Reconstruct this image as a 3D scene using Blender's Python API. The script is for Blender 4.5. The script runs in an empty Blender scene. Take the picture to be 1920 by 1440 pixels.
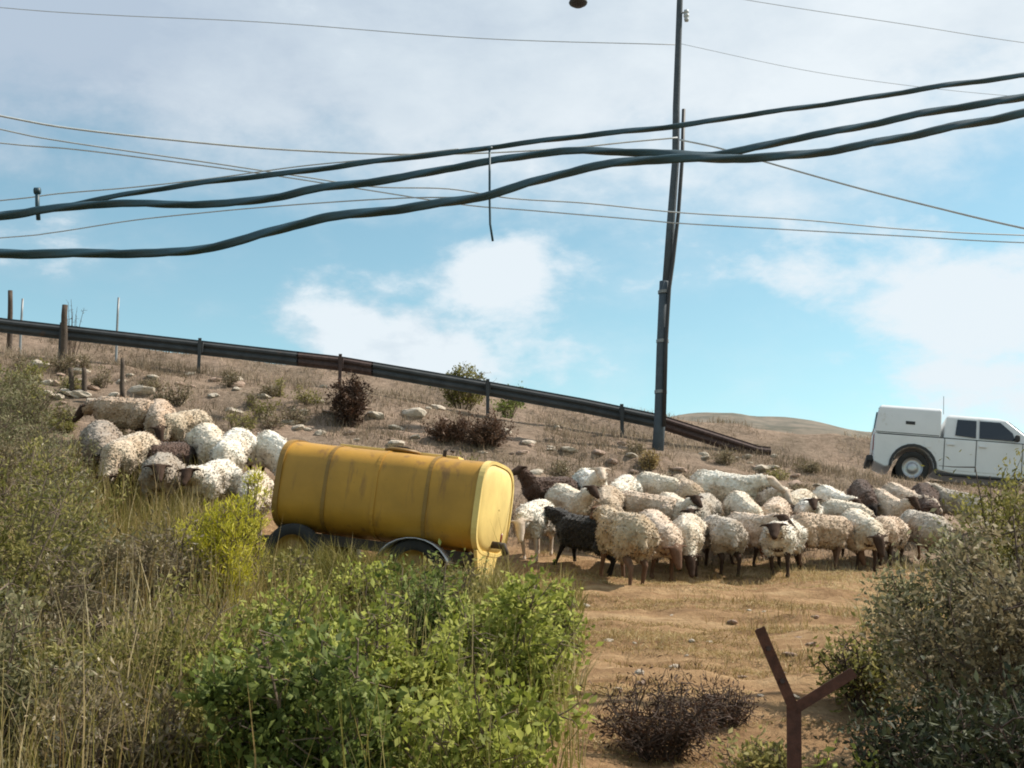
import bpy, bmesh, math, random
import numpy as np
from mathutils import Vector, Matrix, Euler, noise as mnoise

R = math.radians
rng = np.random.default_rng(7)
random.seed(7)
sc = bpy.context.scene
col = sc.collection

# ------------------------------------------------------------------ camera
F = 2400.0                    # focal length in photo pixels (1920 wide)
PITCH = math.atan(430 / F)
EYE = 1.6
cd = bpy.data.cameras.new('camera')
cd.sensor_width = 36.0
cd.lens = 36.0 * F / 1920
cd.clip_start = 0.05
cd.clip_end = 5000
cam = bpy.data.objects.new('camera', cd)
col.objects.link(cam)
cam.location = (0, 0, EYE)
cam.rotation_euler = (math.pi / 2 + PITCH, 0, 0)
sc.camera = cam

# ------------------------------------------------------------------ light
SUN_AZ = 74.0      # degrees clockwise from +Y (the view direction)
SUN_EL = 47.0
w = bpy.data.worlds.new('World')
sc.world = w
w.use_nodes = True
nt = w.node_tree
nt.nodes.clear()
N = lambda t, tree=nt: tree.nodes.new(t)
out = N('ShaderNodeOutputWorld')
bg = N('ShaderNodeBackground')
sky = N('ShaderNodeTexSky')
sky.sky_type = 'NISHITA'
sky.sun_disc = False
sky.sun_elevation = R(SUN_EL)
sky.sun_rotation = R(SUN_AZ)
sky.altitude = 400
sky.air_density = 1.0
sky.dust_density = 0.6
sky.ozone_density = 0.9
bg.inputs[1].default_value = 0.125
tc = N('ShaderNodeTexCoord')
sep = N('ShaderNodeSeparateXYZ')
nt.links.new(tc.outputs['Generated'], sep.inputs[0])


def wmath(op, a, b=None, c=None, clamp=False):
    n = nt.nodes.new('ShaderNodeMath')
    n.operation = op
    n.use_clamp = clamp
    for i, v in enumerate((a, b, c)):
        if v is None:
            continue
        if isinstance(v, (int, float)):
            n.inputs[i].default_value = v
        else:
            nt.links.new(v, n.inputs[i])
    return n.outputs[0]


def wnoise(scale, detail, rough, vec, dist=0.0):
    n = nt.nodes.new('ShaderNodeTexNoise')
    n.inputs['Scale'].default_value = scale
    n.inputs['Detail'].default_value = detail
    n.inputs['Roughness'].default_value = rough
    n.inputs['Distortion'].default_value = dist
    nt.links.new(vec, n.inputs['Vector'])
    return n.outputs['Fac']


def wmap(v, a, b, c, d, smooth=True):
    n = nt.nodes.new('ShaderNodeMapRange')
    n.interpolation_type = 'SMOOTHSTEP' if smooth else 'LINEAR'
    n.inputs[1].default_value = a
    n.inputs[2].default_value = b
    n.inputs[3].default_value = c
    n.inputs[4].default_value = d
    nt.links.new(v, n.inputs[0])
    return n.outputs[0]


az = wmath('ARCTAN2', sep.outputs[0], sep.outputs[1])     # 0 along the view, positive right
el = wmath('ARCSINE', sep.outputs[2])
mp = N('ShaderNodeMapping')
mp.inputs['Scale'].default_value = (1, 1, 1.9)
nt.links.new(tc.outputs['Generated'], mp.inputs[0])
n1 = wnoise(4.2, 8, 0.58, mp.outputs[0], 0.25)
n2 = wnoise(11.0, 8, 0.62, mp.outputs[0], 0.1)
nn = wmath('MULTIPLY_ADD', n2, 0.55, wmath('MULTIPLY', n1, 0.75))     # about 0.65 on average
warp = wmath('MULTIPLY', wmath('SUBTRACT', nn, 0.65), 1.0)


def blob(px, py, rx, ry, amp):
    a0 = math.atan2((px - 960) / F, math.cos(PITCH) - (720 - py) / F * math.sin(PITCH))
    e0 = PITCH + math.atan((720 - py) / F)
    da = wmath('DIVIDE', wmath('SUBTRACT', az, a0), rx / F)
    de = wmath('DIVIDE', wmath('SUBTRACT', el, e0), ry / F)
    d2 = wmath('ADD', wmath('MULTIPLY', da, da), wmath('MULTIPLY', de, de))
    return wmath('MULTIPLY', wmath('POWER', 2.718, wmath('MULTIPLY', d2, -1.0)), amp)


# high sheet of cloud that starts about 20 degrees up, plus a few cumulus heads lower down
high = wmap(wmath('ADD', el, wmath('MULTIPLY', warp, 0.22)), R(16.5), R(22.0), 0.0, 1.0)
over = wmap(wmath('ADD', el, wmath('MULTIPLY', warp, 2.0)), R(44), R(70), 0.0, 0.62)
high = wmath('SUBTRACT', high, over, clamp=True)
lump = wmath('ADD', blob(700, 640, 190, 105, 0.95), blob(955, 515, 115, 75, 0.9))
lump = wmath('ADD', lump, blob(870, 690, 150, 70, 0.6))
lump = wmath('ADD', lump, blob(1800, 575, 230, 95, 1.0))
lump = wmath('ADD', lump, blob(1850, 720, 200, 110, 0.75))
lump = wmath('ADD', lump, blob(1500, 530, 120, 50, 0.35))
lump = wmath('ADD', lump, blob(560, 560, 130, 70, 0.25))
lowfar = wmap(n1, 0.56, 0.75, 0.0, 0.7)      # the same kind of heads all round the horizon
faraz = wmap(wmath('ABSOLUTE', az), 0.42, 0.7, 0.0, 1.0)
lump = wmath('ADD', lump, wmath('MULTIPLY', lowfar, faraz))
cum = wmap(wmath('MULTIPLY_ADD', warp, 3.4, lump), 0.22, 0.9, 0.0, 0.95)
cover = wmath('MAXIMUM', high, cum)
cover = wmath('MAXIMUM', cover, wmap(nn, 0.60, 0.95, 0.0, 0.35))
# cloud brightness: grey undersides to the left of the sheet, whiter towards the sun
shade = wmath('MULTIPLY_ADD', warp, 0.9, wmap(az, -0.40, 0.25, 0.0, 1.0, False))
shade = wmath('ADD', shade, wmath('MULTIPLY', cum, 0.45))
n3 = wnoise(26.0, 6, 0.6, mp.outputs[0], 0.3)
shade = wmath('ADD', shade, wmath('MULTIPLY', wmath('SUBTRACT', n3, 0.52), wmath('MULTIPLY_ADD', cum, 0.9, 0.15)))
shade = wmath('ADD', shade, wmath('MULTIPLY', wmath('SUBTRACT', n2, 0.52), wmath('MULTIPLY_ADD', cum, 0.9, 0.35)))
shade = wmath('ADD', shade, wmap(el, R(20), R(27), 0.12, -0.1), clamp=True)
ccol = N('ShaderNodeValToRGB')
ccol.color_ramp.elements[0].color = (0.46, 0.555, 0.67, 1)
ccol.color_ramp.elements[1].color = (0.80, 0.87, 0.92, 1)
e = ccol.color_ramp.elements.new(0.5)
e.color = (0.63, 0.72, 0.80, 1)
nt.links.new(shade, ccol.inputs[0])
cscale = N('ShaderNodeVectorMath')
cscale.operation = 'SCALE'
cscale.inputs['Scale'].default_value = 1.0 / 0.125 * 0.74
nt.links.new(ccol.outputs[0], cscale.inputs[0])
tint = N('ShaderNodeVectorMath')
tint.operation = 'MULTIPLY'
tint.inputs[1].default_value = (0.90, 1.05, 0.865)
nt.links.new(sky.outputs[0], tint.inputs[0])
mixc = N('ShaderNodeMix')
mixc.data_type = 'RGBA'
nt.links.new(cover, mixc.inputs[0])
nt.links.new(tint.outputs[0], mixc.inputs[6])
nt.links.new(cscale.outputs[0], mixc.inputs[7])
nt.links.new(mixc.outputs[2], bg.inputs[0])
nt.links.new(bg.outputs[0], out.inputs[0])

sd = bpy.data.lights.new('sun', 'SUN')
sd.energy = 5.0
sd.angle = R(0.6)
sd.color = (1.0, 0.93, 0.82)
sun = bpy.data.objects.new('sun', sd)
col.objects.link(sun)
to_sun = Vector((math.sin(R(SUN_AZ)) * math.cos(R(SUN_EL)), math.cos(R(SUN_AZ)) * math.cos(R(SUN_EL)), math.sin(R(SUN_EL))))
sun.rotation_euler = to_sun.to_track_quat('Z', 'Y').to_euler()
sun.location = (20, 10, 30)

sc.view_settings.view_transform = 'Standard'
sc.view_settings.look = 'None'
sc.view_settings.exposure = 0.5
sc.view_settings.gamma = 1.0
sc.render.engine = 'CYCLES'
sc.cycles.max_bounces = 6
sc.cycles.diffuse_bounces = 3
sc.cycles.transparent_max_bounces = 4
sc.cycles.use_denoising = True
sc.cycles.filter_width = 1.9

# ------------------------------------------------------------------ helpers
CP, SP = math.cos(PITCH), math.sin(PITCH)


def at(px, py, y):
    """world point at world depth y seen at photo pixel (px, py)"""
    u, v = (px - 960) / F, (720 - py) / F
    d = Vector((u, CP - v * SP, SP + v * CP))
    return Vector((d.x * y / d.y, y, EYE + d.z * y / d.y))


def vnoise(x, y, seed=0):
    x = np.asarray(x, float)
    y = np.asarray(y, float)
    xi, yi = np.floor(x).astype(np.int64), np.floor(y).astype(np.int64)
    xf, yf = x - xi, y - yi

    def h(a, b):
        n = (a * 374761393 + b * 668265263 + seed * 1274126177) & 0x7fffffff
        n = ((n ^ (n >> 13)) * 1274126177) & 0x7fffffff
        n = n ^ (n >> 16)
        return (n & 0xffff) / 65535.0
    sx, sy = xf * xf * (3 - 2 * xf), yf * yf * (3 - 2 * yf)
    a = h(xi, yi) * (1 - sx) + h(xi + 1, yi) * sx
    b = h(xi, yi + 1) * (1 - sx) + h(xi + 1, yi + 1) * sx
    return a * (1 - sy) + b * sy - 0.5


def fbm(x, y, seed=0, octv=4):
    s, a = 0.0, 1.0
    for i in range(octv):
        s = s + a * vnoise(x * 2 ** i, y * 2 ** i, seed + i * 17)
        a *= 0.5
    return s


def sstep(a, b, t):
    t = np.clip((t - a) / (b - a), 0, 1)
    return t * t * (3 - 2 * t)


PAD, PAD_YAW, PAD_TILT = at(718, 1112, 15.3), -13.0, 7.6
BY = [-300, 0, 4, 7, 10, 13, 16, 18, 20, 22, 24, 24.7, 29.2, 30, 32, 36, 60, 110, 200, 900]
BZ = [-30, -1.6, -1.5, -.95, -.48, -.02, .45, .95, 1.65, 2.5, 3.30, 3.33, 3.3, 3.6, 4.75, 5.0, 4.0, 3.0, 0, -10]
LX1 = [-60, -10, -6, -2.8, -.4, 2, 5, 12, 60]
LZ1 = [4, 1.3, .75, .27, .07, 0, -.1, -.5, -2]
LX2 = [-60, -9.4, -5.85, -3.2, -.6, 1.4, 2, 2.8, 4.7, 7.9, 12, 60]
LZ2 = [7, 1.6, 1.2, .88, .45, .1, 0, -.1, -.40, -.86, -1.3, -4]
LX3 = [-60, -12.5, -4.3, .67, 4.5, 8.8, 16, 60]
LZ3 = [7.5, 2.35, 1.32, .55, .03, -.38, -1.2, -6]


def ground(x, y, rough=True):
    x = np.asarray(x, float)
    y = np.asarray(y, float)
    b = np.interp(y, BY, BZ)
    l1, l2, l3 = np.interp(x, LX1, LZ1), np.interp(x, LX2, LZ2), np.interp(x, LX3, LZ3)
    k0 = sstep(4, 13, y)
    k1 = sstep(14.5, 21, y)
    k2 = sstep(29, 32, y)
    lat = (l1 * (1 - k1) + l2 * k1) * k0
    lat = lat * (1 - k2) + l3 * k2
    z = b + lat
    if rough:
        road = 1 - sstep(23.6, 24.6, y) * (1 - sstep(28.8, 30, y))
        near = sstep(70, 30, y)
        z = z + road * near * (0.16 * fbm(x * .55, y * .8, 3, 3) + 0.05 * fbm(x * 2.1, y * 3.0, 9, 3))
        # trodden terraces across the open soil
        z = z + road * near * 0.11 * fbm(x * .5 + 9, y * 3.2 + .5 * fbm(x * .7, y * .7, 4, 2), 21, 2)
        z = z + (1 - sstep(20, 26, y)) * near * (0.035 * fbm(x * 4, y * 7, 31, 2) + .022 * fbm(x * 9, y * 10, 33, 2))
    # the levelled pad the tank trailer stands on
    c_, s_ = math.cos(R(PAD_YAW)), math.sin(R(PAD_YAW))
    u, v = (x - PAD.x) * c_ + (y - PAD.y) * s_, -(x - PAD.x) * s_ + (y - PAD.y) * c_
    k = 1 - sstep(1.0, 1.75, np.sqrt((u / 1.25) ** 2 + (v / .85) ** 2))
    z = z * (1 - k) + (PAD.z - EYE - math.tan(R(PAD_TILT)) * u + .02 * fbm(x * 4, y * 4, 51, 2)) * k
    return z + EYE


def gz(x, y):
    return float(ground(np.array([x]), np.array([y]))[0])


def hit(px, py):
    """where the sight line through a photo pixel meets the ground"""
    ys = np.linspace(4, 60, 1200)
    p = at(px, py, 1.0)
    zs = EYE + (p.z - EYE) * ys
    xs = p.x * ys
    d = ground(xs, ys) - zs
    i = int(np.argmax(d > 0)) if (d > 0).any() else len(ys) - 1
    return Vector((xs[i], ys[i], zs[i]))


def at_depth(px, y):
    u = (px - 960) / F
    x = u * y / CP
    return Vector((x, y, gz(x, y)))


def tag(o, label=None, cat=None, group=None, kind=None):
    if label:
        o['label'] = label
    if cat:
        o['category'] = cat
    if group:
        o['group'] = group
    if kind:
        o['kind'] = kind
    return o


def empty(name, loc=(0, 0, 0), rot=(0, 0, 0)):
    o = bpy.data.objects.new(name, None)
    o.empty_display_size = 0.2
    o.location = loc
    o.rotation_euler = rot
    col.objects.link(o)
    return o


def link_mesh(name, me, mat=None, parent=None, smooth=False):
    o = bpy.data.objects.new(name, me)
    col.objects.link(o)
    if mat:
        me.materials.append(mat)
    if parent:
        o.parent = parent
    if smooth:
        me.shade_smooth()
    return o


class MB:
    def __init__(s):
        s.v, s.f = [], []

    def box(s, c, d, rot=None):
        b = len(s.v)
        m = rot or Matrix.Identity(3)
        for sx in (-.5, .5):
            for sy in (-.5, .5):
                for sz in (-.5, .5):
                    s.v.append(Vector(c) + m @ Vector((sx * d[0], sy * d[1], sz * d[2])))
        for f in ((0, 1, 3, 2), (4, 6, 7, 5), (0, 4, 5, 1), (2, 3, 7, 6), (0, 2, 6, 4), (1, 5, 7, 3)):
            s.f.append([b + i for i in f])
        return s

    def tube(s, pts, rad, n=8, cap=True):
        pts = [Vector(p) for p in pts]
        rs = rad if isinstance(rad, (list, tuple)) else [rad] * len(pts)
        b = len(s.v)
        up = Vector((0, 0, 1))
        t0 = (pts[1] - pts[0]).normalized()
        if abs(t0.dot(up)) > .95:
            up = Vector((1, 0, 0))
        for i, p in enumerate(pts):
            t = (pts[min(i + 1, len(pts) - 1)] - pts[max(i - 1, 0)]).normalized()
            a = t.cross(up).normalized()
            c = a.cross(t)
            for k in range(n):
                th = 2 * math.pi * k / n
                s.v.append(p + (a * math.cos(th) + c * math.sin(th)) * rs[i])
        for i in range(len(pts) - 1):
            for k in range(n):
                k2 = (k + 1) % n
                s.f.append([b + i * n + k, b + i * n + k2, b + (i + 1) * n + k2, b + (i + 1) * n + k])
        if cap:
            s.f.append([b + k for k in range(n)])
            s.f.append([b + (len(pts) - 1) * n + k for k in range(n)][::-1])
        return s

    def lathe(s, prof, n=24, axis='y', c=(0, 0, 0)):
        b = len(s.v)
        c = Vector(c)
        for (r, h) in prof:
            for k in range(n):
                th = 2 * math.pi * k / n
                if axis == 'y':
                    p = Vector((r * math.cos(th), h, r * math.sin(th)))
                else:
                    p = Vector((r * math.cos(th), r * math.sin(th), h))
                s.v.append(c + p)
        for i in range(len(prof) - 1):
            for k in range(n):
                k2 = (k + 1) % n
                s.f.append([b + i * n + k, b + i * n + k2, b + (i + 1) * n + k2, b + (i + 1) * n + k])
        return s

    def prism(s, poly, y0, y1):
        """polygon in x,z extruded along y"""
        b = len(s.v)
        n = len(poly)
        for y in (y0, y1):
            for (x, z) in poly:
                s.v.append(Vector((x, y, z)))
        s.f.append([b + i for i in range(n)])
        s.f.append([b + n + i for i in range(n)][::-1])
        for i in range(n):
            j = (i + 1) % n
            s.f.append([b + i, b + n + i, b + n + j, b + j])
        return s

    def build(s, name, mat, parent=None, smooth=False, bevel=0, seg=2):
        me = bpy.data.meshes.new(name)
        me.from_pydata([tuple(v) for v in s.v], [], s.f)
        bm = bmesh.new()
        bm.from_mesh(me)
        bmesh.ops.recalc_face_normals(bm, faces=bm.faces)
        if bevel:
            es = [e for e in bm.edges if len(e.link_faces) == 2 and e.calc_face_angle(0) > .5]
            bmesh.ops.bevel(bm, geom=es, offset=bevel, segments=seg, affect='EDGES', profile=.5, clamp_overlap=True)
        bm.to_mesh(me)
        bm.free()
        o = link_mesh(name, me, mat, parent, smooth)
        if bevel:
            me.shade_smooth()
            m = o.modifiers.new('n', 'WEIGHTED_NORMAL')
            m.keep_sharp = False
        return o


def np_mesh(name, V, faces_flat, loop_tot, mat, parent=None, tint=None, smooth=False):
    me = bpy.data.meshes.new(name)
    nv, nf = len(V), len(loop_tot)
    me.vertices.add(nv)
    me.vertices.foreach_set('co', np.ascontiguousarray(V, dtype=np.float32).ravel())
    me.loops.add(len(faces_flat))
    me.loops.foreach_set('vertex_index', np.ascontiguousarray(faces_flat, dtype=np.int32))
    me.polygons.add(nf)
    st = np.concatenate([[0], np.cumsum(loop_tot)[:-1]]).astype(np.int32)
    me.polygons.foreach_set('loop_start', st)
    me.polygons.foreach_set('loop_total', np.asarray(loop_tot, np.int32))
    if smooth:
        me.polygons.foreach_set('use_smooth', np.ones(nf, bool))
    me.update(calc_edges=True)
    if tint is not None:
        a = me.attributes.new('tint', 'FLOAT', 'POINT')
        a.data.foreach_set('value', np.asarray(tint, np.float32))
    return link_mesh(name, me, mat, parent)


# ------------------------------------------------------------------ materials
def mat_new(name):
    m = bpy.data.materials.new(name)
    m.use_nodes = True
    t = m.node_tree
    t.nodes.clear()
    o = t.nodes.new('ShaderNodeOutputMaterial')
    p = t.nodes.new('ShaderNodeBsdfPrincipled')
    t.links.new(p.outputs[0], o.inputs[0])
    return m, t, p, o


def ramp(t, fac, stops):
    r = t.nodes.new('ShaderNodeValToRGB')
    el_ = r.color_ramp.elements
    while len(el_) < len(stops):
        el_.new(0.5)
    for e_, (p, c) in zip(el_, stops):
        e_.position = p
        e_.color = (*c, 1)
    t.links.new(fac, r.inputs[0])
    return r.outputs[0]


def tnoise(t, scale, detail=5, rough=.6, vec=None, scl=None, dist=0):
    n = t.nodes.new('ShaderNodeTexNoise')
    n.inputs['Scale'].default_value = scale
    n.inputs['Detail'].default_value = detail
    n.inputs['Roughness'].default_value = rough
    n.inputs['Distortion'].default_value = dist
    if vec is None:
        c = t.nodes.new('ShaderNodeTexCoord')
        vec = c.outputs['Object']
    if scl:
        mm = t.nodes.new('ShaderNodeMapping')
        mm.inputs['Scale'].default_value = scl
        t.links.new(vec, mm.inputs[0])
        vec = mm.outputs[0]
    t.links.new(vec, n.inputs['Vector'])
    return n.outputs['Fac']


def tmath(t, op, a, b, clamp=False):
    n = t.nodes.new('ShaderNodeMath')
    n.operation = op
    n.use_clamp = clamp
    for i, v in enumerate((a, b)):
        if isinstance(v, (int, float)):
            n.inputs[i].default_value = v
        else:
            t.links.new(v, n.inputs[i])
    return n.outputs[0]


def tmix(t, fac, a, b, mode='MIX'):
    n = t.nodes.new('ShaderNodeMix')
    n.data_type = 'RGBA'
    n.blend_type = mode
    for i, v in ((0, fac), (6, a), (7, b)):
        if isinstance(v, (int, float)):
            n.inputs[i].default_value = v
        elif isinstance(v, tuple):
            n.inputs[i].default_value = (*v, 1)
        else:
            t.links.new(v, n.inputs[i])
    return n.outputs[2]


def bump(t, p, h, strength=.4, dist=.02):
    b = t.nodes.new('ShaderNodeBump')
    b.inputs['Strength'].default_value = strength
    b.inputs['Distance'].default_value = dist
    t.links.new(h, b.inputs['Height'])
    t.links.new(b.outputs[0], p.inputs['Normal'])


def simple(name, c, rough=.6, metal=0, var=.25, scale=6, bmp=0.0, dirt=None):
    m, t, p, o = mat_new(name)
    n = tnoise(t, scale)
    lo = tuple(x * (1 - var) for x in c)
    hi = tuple(min(1, x * (1 + var)) for x in c)
    cc = ramp(t, n, [(.3, lo), (.7, hi)])
    if dirt:
        d = tnoise(t, dirt[1], 6, .65)
        cc = tmix(t, ramp(t, d, [(dirt[2], (0, 0, 0)), (dirt[2] + .12, (1, 1, 1))]), cc, dirt[0])
    t.links.new(cc, p.inputs['Base Color'])
    p.inputs['Roughness'].default_value = rough
    p.inputs['Metallic'].default_value = metal
    if bmp:
        bump(t, p, tnoise(t, scale * 4), bmp, .01)
    return m


def foliage(name, stops, trans=.3, rough=.65):
    m, t, p, o = mat_new(name)
    a = t.nodes.new('ShaderNodeAttribute')
    a.attribute_name = 'tint'
    c = ramp(t, a.outputs['Fac'], stops)
    t.links.new(c, p.inputs['Base Color'])
    p.inputs['Roughness'].default_value = rough
    p.inputs['Specular IOR Level'].default_value = .25
    tr = t.nodes.new('ShaderNodeBsdfTranslucent')
    t.links.new(c, tr.inputs[0])
    mx = t.nodes.new('ShaderNodeMixShader')
    mx.inputs[0].default_value = trans
    t.links.new(p.outputs[0], mx.inputs[1])
    t.links.new(tr.outputs[0], mx.inputs[2])
    t.links.new(mx.outputs[0], o.inputs[0])
    return m


def ground_mat():
    m, t, p, o = mat_new('soil')
    g = t.nodes.new('ShaderNodeNewGeometry')
    pos = g.outputs['Position']
    s = t.nodes.new('ShaderNodeSeparateXYZ')
    t.links.new(pos, s.inputs[0])
    streak = tnoise(t, 1.0, 7, .66, pos, (.5, 4.6, 1.0), .5)
    fine = tnoise(t, 9, 6, .7, pos)
    patch = tnoise(t, .55, 4, .55, pos)
    soil = ramp(t, streak, [(.30, (.13, .065, .030)), (.45, (.27, .150, .074)), (.58, (.41, .258, .135)), (.72, (.56, .39, .225))])
    soil = tmix(t, .42, soil, ramp(t, fine, [(.3, (.10, .06, .03)), (.7, (.42, .29, .16))]))
    slope = ramp(t, patch, [(.34, (.12, .092, .064)), (.5, (.225, .16, .115)), (.66, (.33, .23, .17))])
    mott = tnoise(t, 2.3, 6, .7, pos, (1, 1.6, 1))
    slope = tmix(t, 1.0, slope, ramp(t, mott, [(.34, (.5, .46, .42)), (.56, (1, 1, 1))]), 'MULTIPLY')
    slope = tmix(t, .45, slope, ramp(t, fine, [(.3, (.11, .085, .06)), (.7, (.42, .32, .245))]))
    k = t.nodes.new('ShaderNodeMapRange')
    k.inputs[1].default_value = 16.5
    k.inputs[2].default_value = 19.5
    t.links.new(s.outputs[1], k.inputs[0])
    c = tmix(t, k.outputs[0], soil, slope)
    t.links.new(c, p.inputs['Base Color'])
    p.inputs['Roughness'].default_value = .95
    p.inputs['Specular IOR Level'].default_value = .1
    h = tmath(t, 'ADD', tnoise(t, 22, 6, .75, pos), tmath(t, 'MULTIPLY', streak, 1.2))
    bump(t, p, h, .75, .05)
    return m


M = {}
M['soil'] = ground_mat()
M['asphalt'] = simple('asphalt', (.06, .06, .062), .9, var=.2, scale=14, bmp=.3)
M['line'] = simple('road_paint', (.6, .6, .57), .8, var=.15, scale=9)
M['cable'] = simple('black_cable_jacket', (.012, .046, .066), .5, var=.2)
M['wire'] = simple('grey_wire', (.36, .40, .43), .5, var=.15)
M['raildark'] = simple('weathered_shaded_rail', (.040, .044, .048), .9, .0, var=.3, scale=4, dirt=((.09, .055, .04), 3.0, .62))  # darker than the galvanised steel, painting in the rail's shaded side
M['steel'] = simple('galvanised_steel', (.22, .225, .23), .55, .55, var=.2, scale=4, dirt=((.13, .08, .05), 3.0, .62))
M['rust'] = simple('rusty_steel', (.062, .038, .034), .85, .15, var=.35, scale=14, bmp=.4)
M['rustdark'] = simple('dark_rusty_iron', (.085, .036, .025), .9, .1, var=.4, scale=18, bmp=.5)
M['pole'] = simple('weathered_pole', (.050, .066, .082), .8, var=.2, scale=7, bmp=.4)
M['wood'] = simple('grey_wood', (.06, .042, .03), .9, var=.35, scale=12, bmp=.6)
M['stone'] = simple('pale_stone', (.44, .375, .30), .95, var=.3, scale=5, bmp=.8)
M['stone2'] = simple('pink_stone', (.34, .24, .185), .95, var=.3, scale=5, bmp=.8)
M['tyre'] = simple('tyre_rubber', (.022, .021, .02), .9, var=.3, scale=10)
M['truckwhite'] = simple('white_car_paint', (.62, .63, .64), .35, var=.04, scale=3, dirt=((.45, .42, .37), 2.5, .62))
M['plastic'] = simple('black_plastic', (.02, .02, .022), .6, var=.2)
M['chrome'] = simple('dull_alloy', (.42, .42, .43), .4, .7, var=.1)
M['redlamp'] = simple('red_lamp', (.20, .02, .015), .25, var=.1)
M['twig'] = simple('twig_bark', (.13, .095, .065), .95, var=.35, scale=20)
M['twigdark'] = simple('dark_dead_twig', (.065, .042, .03), .95, var=.35, scale=20)
M['chassis'] = simple('chassis_steel', (.05, .036, .028), .8, .2, var=.3, scale=8)


def glass_mat():
    m, t, p, o = mat_new('tinted_window')
    p.inputs['Base Color'].default_value = (.010, .018, .026, 1)
    p.inputs['Roughness'].default_value = .08
    p.inputs['Specular IOR Level'].default_value = .6
    return m


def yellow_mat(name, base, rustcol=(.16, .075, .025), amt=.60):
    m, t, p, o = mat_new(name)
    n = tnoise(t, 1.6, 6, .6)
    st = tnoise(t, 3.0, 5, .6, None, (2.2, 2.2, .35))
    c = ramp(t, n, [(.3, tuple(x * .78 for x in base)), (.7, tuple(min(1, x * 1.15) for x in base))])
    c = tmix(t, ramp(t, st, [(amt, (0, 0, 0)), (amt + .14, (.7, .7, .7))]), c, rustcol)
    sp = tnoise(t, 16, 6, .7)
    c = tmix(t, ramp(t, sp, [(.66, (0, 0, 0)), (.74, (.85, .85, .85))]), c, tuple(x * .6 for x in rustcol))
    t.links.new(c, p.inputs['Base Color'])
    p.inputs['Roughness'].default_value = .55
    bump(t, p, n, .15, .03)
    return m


M['glass'] = glass_mat()
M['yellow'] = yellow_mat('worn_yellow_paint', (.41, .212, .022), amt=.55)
M['yellowend'] = yellow_mat('sunlit_yellow_paint', (.68, .50, .17), (.36, .24, .07), .64)  # paler copy of the yellow paints in sunlight on the tank end
M['yellowrim'] = yellow_mat('scuffed_ochre_rim', (.24, .13, .02), (.12, .06, .02), .55)


def wool_mat():
    m, t, p, o = mat_new('sheep_fleece')
    oi = t.nodes.new('ShaderNodeObjectInfo')
    n = tnoise(t, 9, 6, .7)
    big = tnoise(t, 2.6, 3, .5)
    c = tmix(t, ramp(t, n, [(.3, (.55, .52, .48)), (.68, (1.12, 1.1, 1.06))]), (0, 0, 0), oi.outputs['Color'], 'MIX')
    c = tmix(t, 1.0, oi.outputs['Color'], ramp(t, n, [(.3, (.72, .68, .62)), (.62, (1.0, 1.0, 1.0))]), 'MULTIPLY')
    c = tmix(t, 1.0, c, ramp(t, big, [(.33, (.74, .66, .58)), (.6, (1.0, 1.0, 1.0))]), 'MULTIPLY')
    t.links.new(c, p.inputs['Base Color'])
    p.inputs['Roughness'].default_value = 1.0
    p.inputs['Specular IOR Level'].default_value = .05
    p.inputs['Sheen Weight'].default_value = .25
    p.inputs['Sheen Roughness'].default_value = .6
    bump(t, p, tnoise(t, 38, 6, .75), .6, .025)
    return m


def hide_mat():
    m, t, p, o = mat_new('sheep_hide')
    oi = t.nodes.new('ShaderNodeObjectInfo')
    n = tnoise(t, 12, 5, .65)
    c = tmix(t, 1.0, oi.outputs['Color'], ramp(t, n, [(.3, (.6, .55, .5)), (.66, (1.0, 1.0, 1.0))]), 'MULTIPLY')
    t.links.new(c, p.inputs['Base Color'])
    p.inputs['Roughness'].default_value = .9
    p.inputs['Specular IOR Level'].default_value = .1
    bump(t, p, tnoise(t, 60, 5, .7), .5, .01)
    return m


M['wool'] = wool_mat()
M['hide'] = hide_mat()
M['leaf_green'] = foliage('green_leaves', [(0, (.13, .09, .028)), (.12, (.085, .095, .016)), (.5, (.225, .255, .042)), (1, (.47, .48, .13))], .5)
M['leaf_dark'] = foliage('dark_green_leaves', [(0, (.04, .06, .014)), (.6, (.15, .19, .042)), (1, (.32, .36, .12))], .45)
M['leaf_yellow'] = foliage('yellow_green_sprigs', [(0, (.26, .24, .014)), (.5, (.50, .46, .030)), (1, (.68, .62, .12))], .35)
M['leaf_olive'] = foliage('olive_leaves', [(0, (.085, .085, .02)), (.5, (.21, .195, .05)), (1, (.40, .35, .14))], .45)
M['leaf_brown'] = foliage('brown_olive_leaves', [(0, (.075, .062, .032)), (.5, (.19, .152, .082)), (.85, (.30, .245, .15)), (1, (.5, .44, .33))], .35)
M['leaf_shaded'] = foliage('shaded_green_leaves', [(0, (.018, .022, .010)), (.6, (.045, .052, .022)), (1, (.12, .13, .07))], .2)  # near-black greens paint in the shade of the backlit corner
M['leaf_grey'] = foliage('grey_green_leaves', [(0, (.08, .082, .034)), (.5, (.19, .18, .085)), (1, (.37, .34, .21))], .4)
M['straw'] = foliage('dry_grass', [(0, (.16, .10, .032)), (.4, (.29, .205, .08)), (.75, (.42, .32, .15)), (1, (.62, .51, .31))], .4)
M['weed'] = foliage('half_dry_weeds', [(0, (.085, .082, .016)), (.35, (.19, .17, .038)), (.7, (.31, .25, .085)), (1, (.55, .45, .26))], .4)
M['slopegrass'] = foliage('grey_slope_grass', [(0, (.10, .078, .048)), (.5, (.215, .165, .11)), (1, (.43, .34, .245))], .4)
M['redbrush'] = foliage('reddish_dry_scrub', [(0, (.06, .03, .018)), (.5, (.115, .065, .04)), (1, (.19, .12, .08))], .25)

# ------------------------------------------------------------------ ground sheet
def axis(spec):
    a = []
    for (x0, x1, st) in spec:
        a += list(np.arange(x0, x1, st))
    return np.array(a + [spec[-1][1]])


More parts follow.
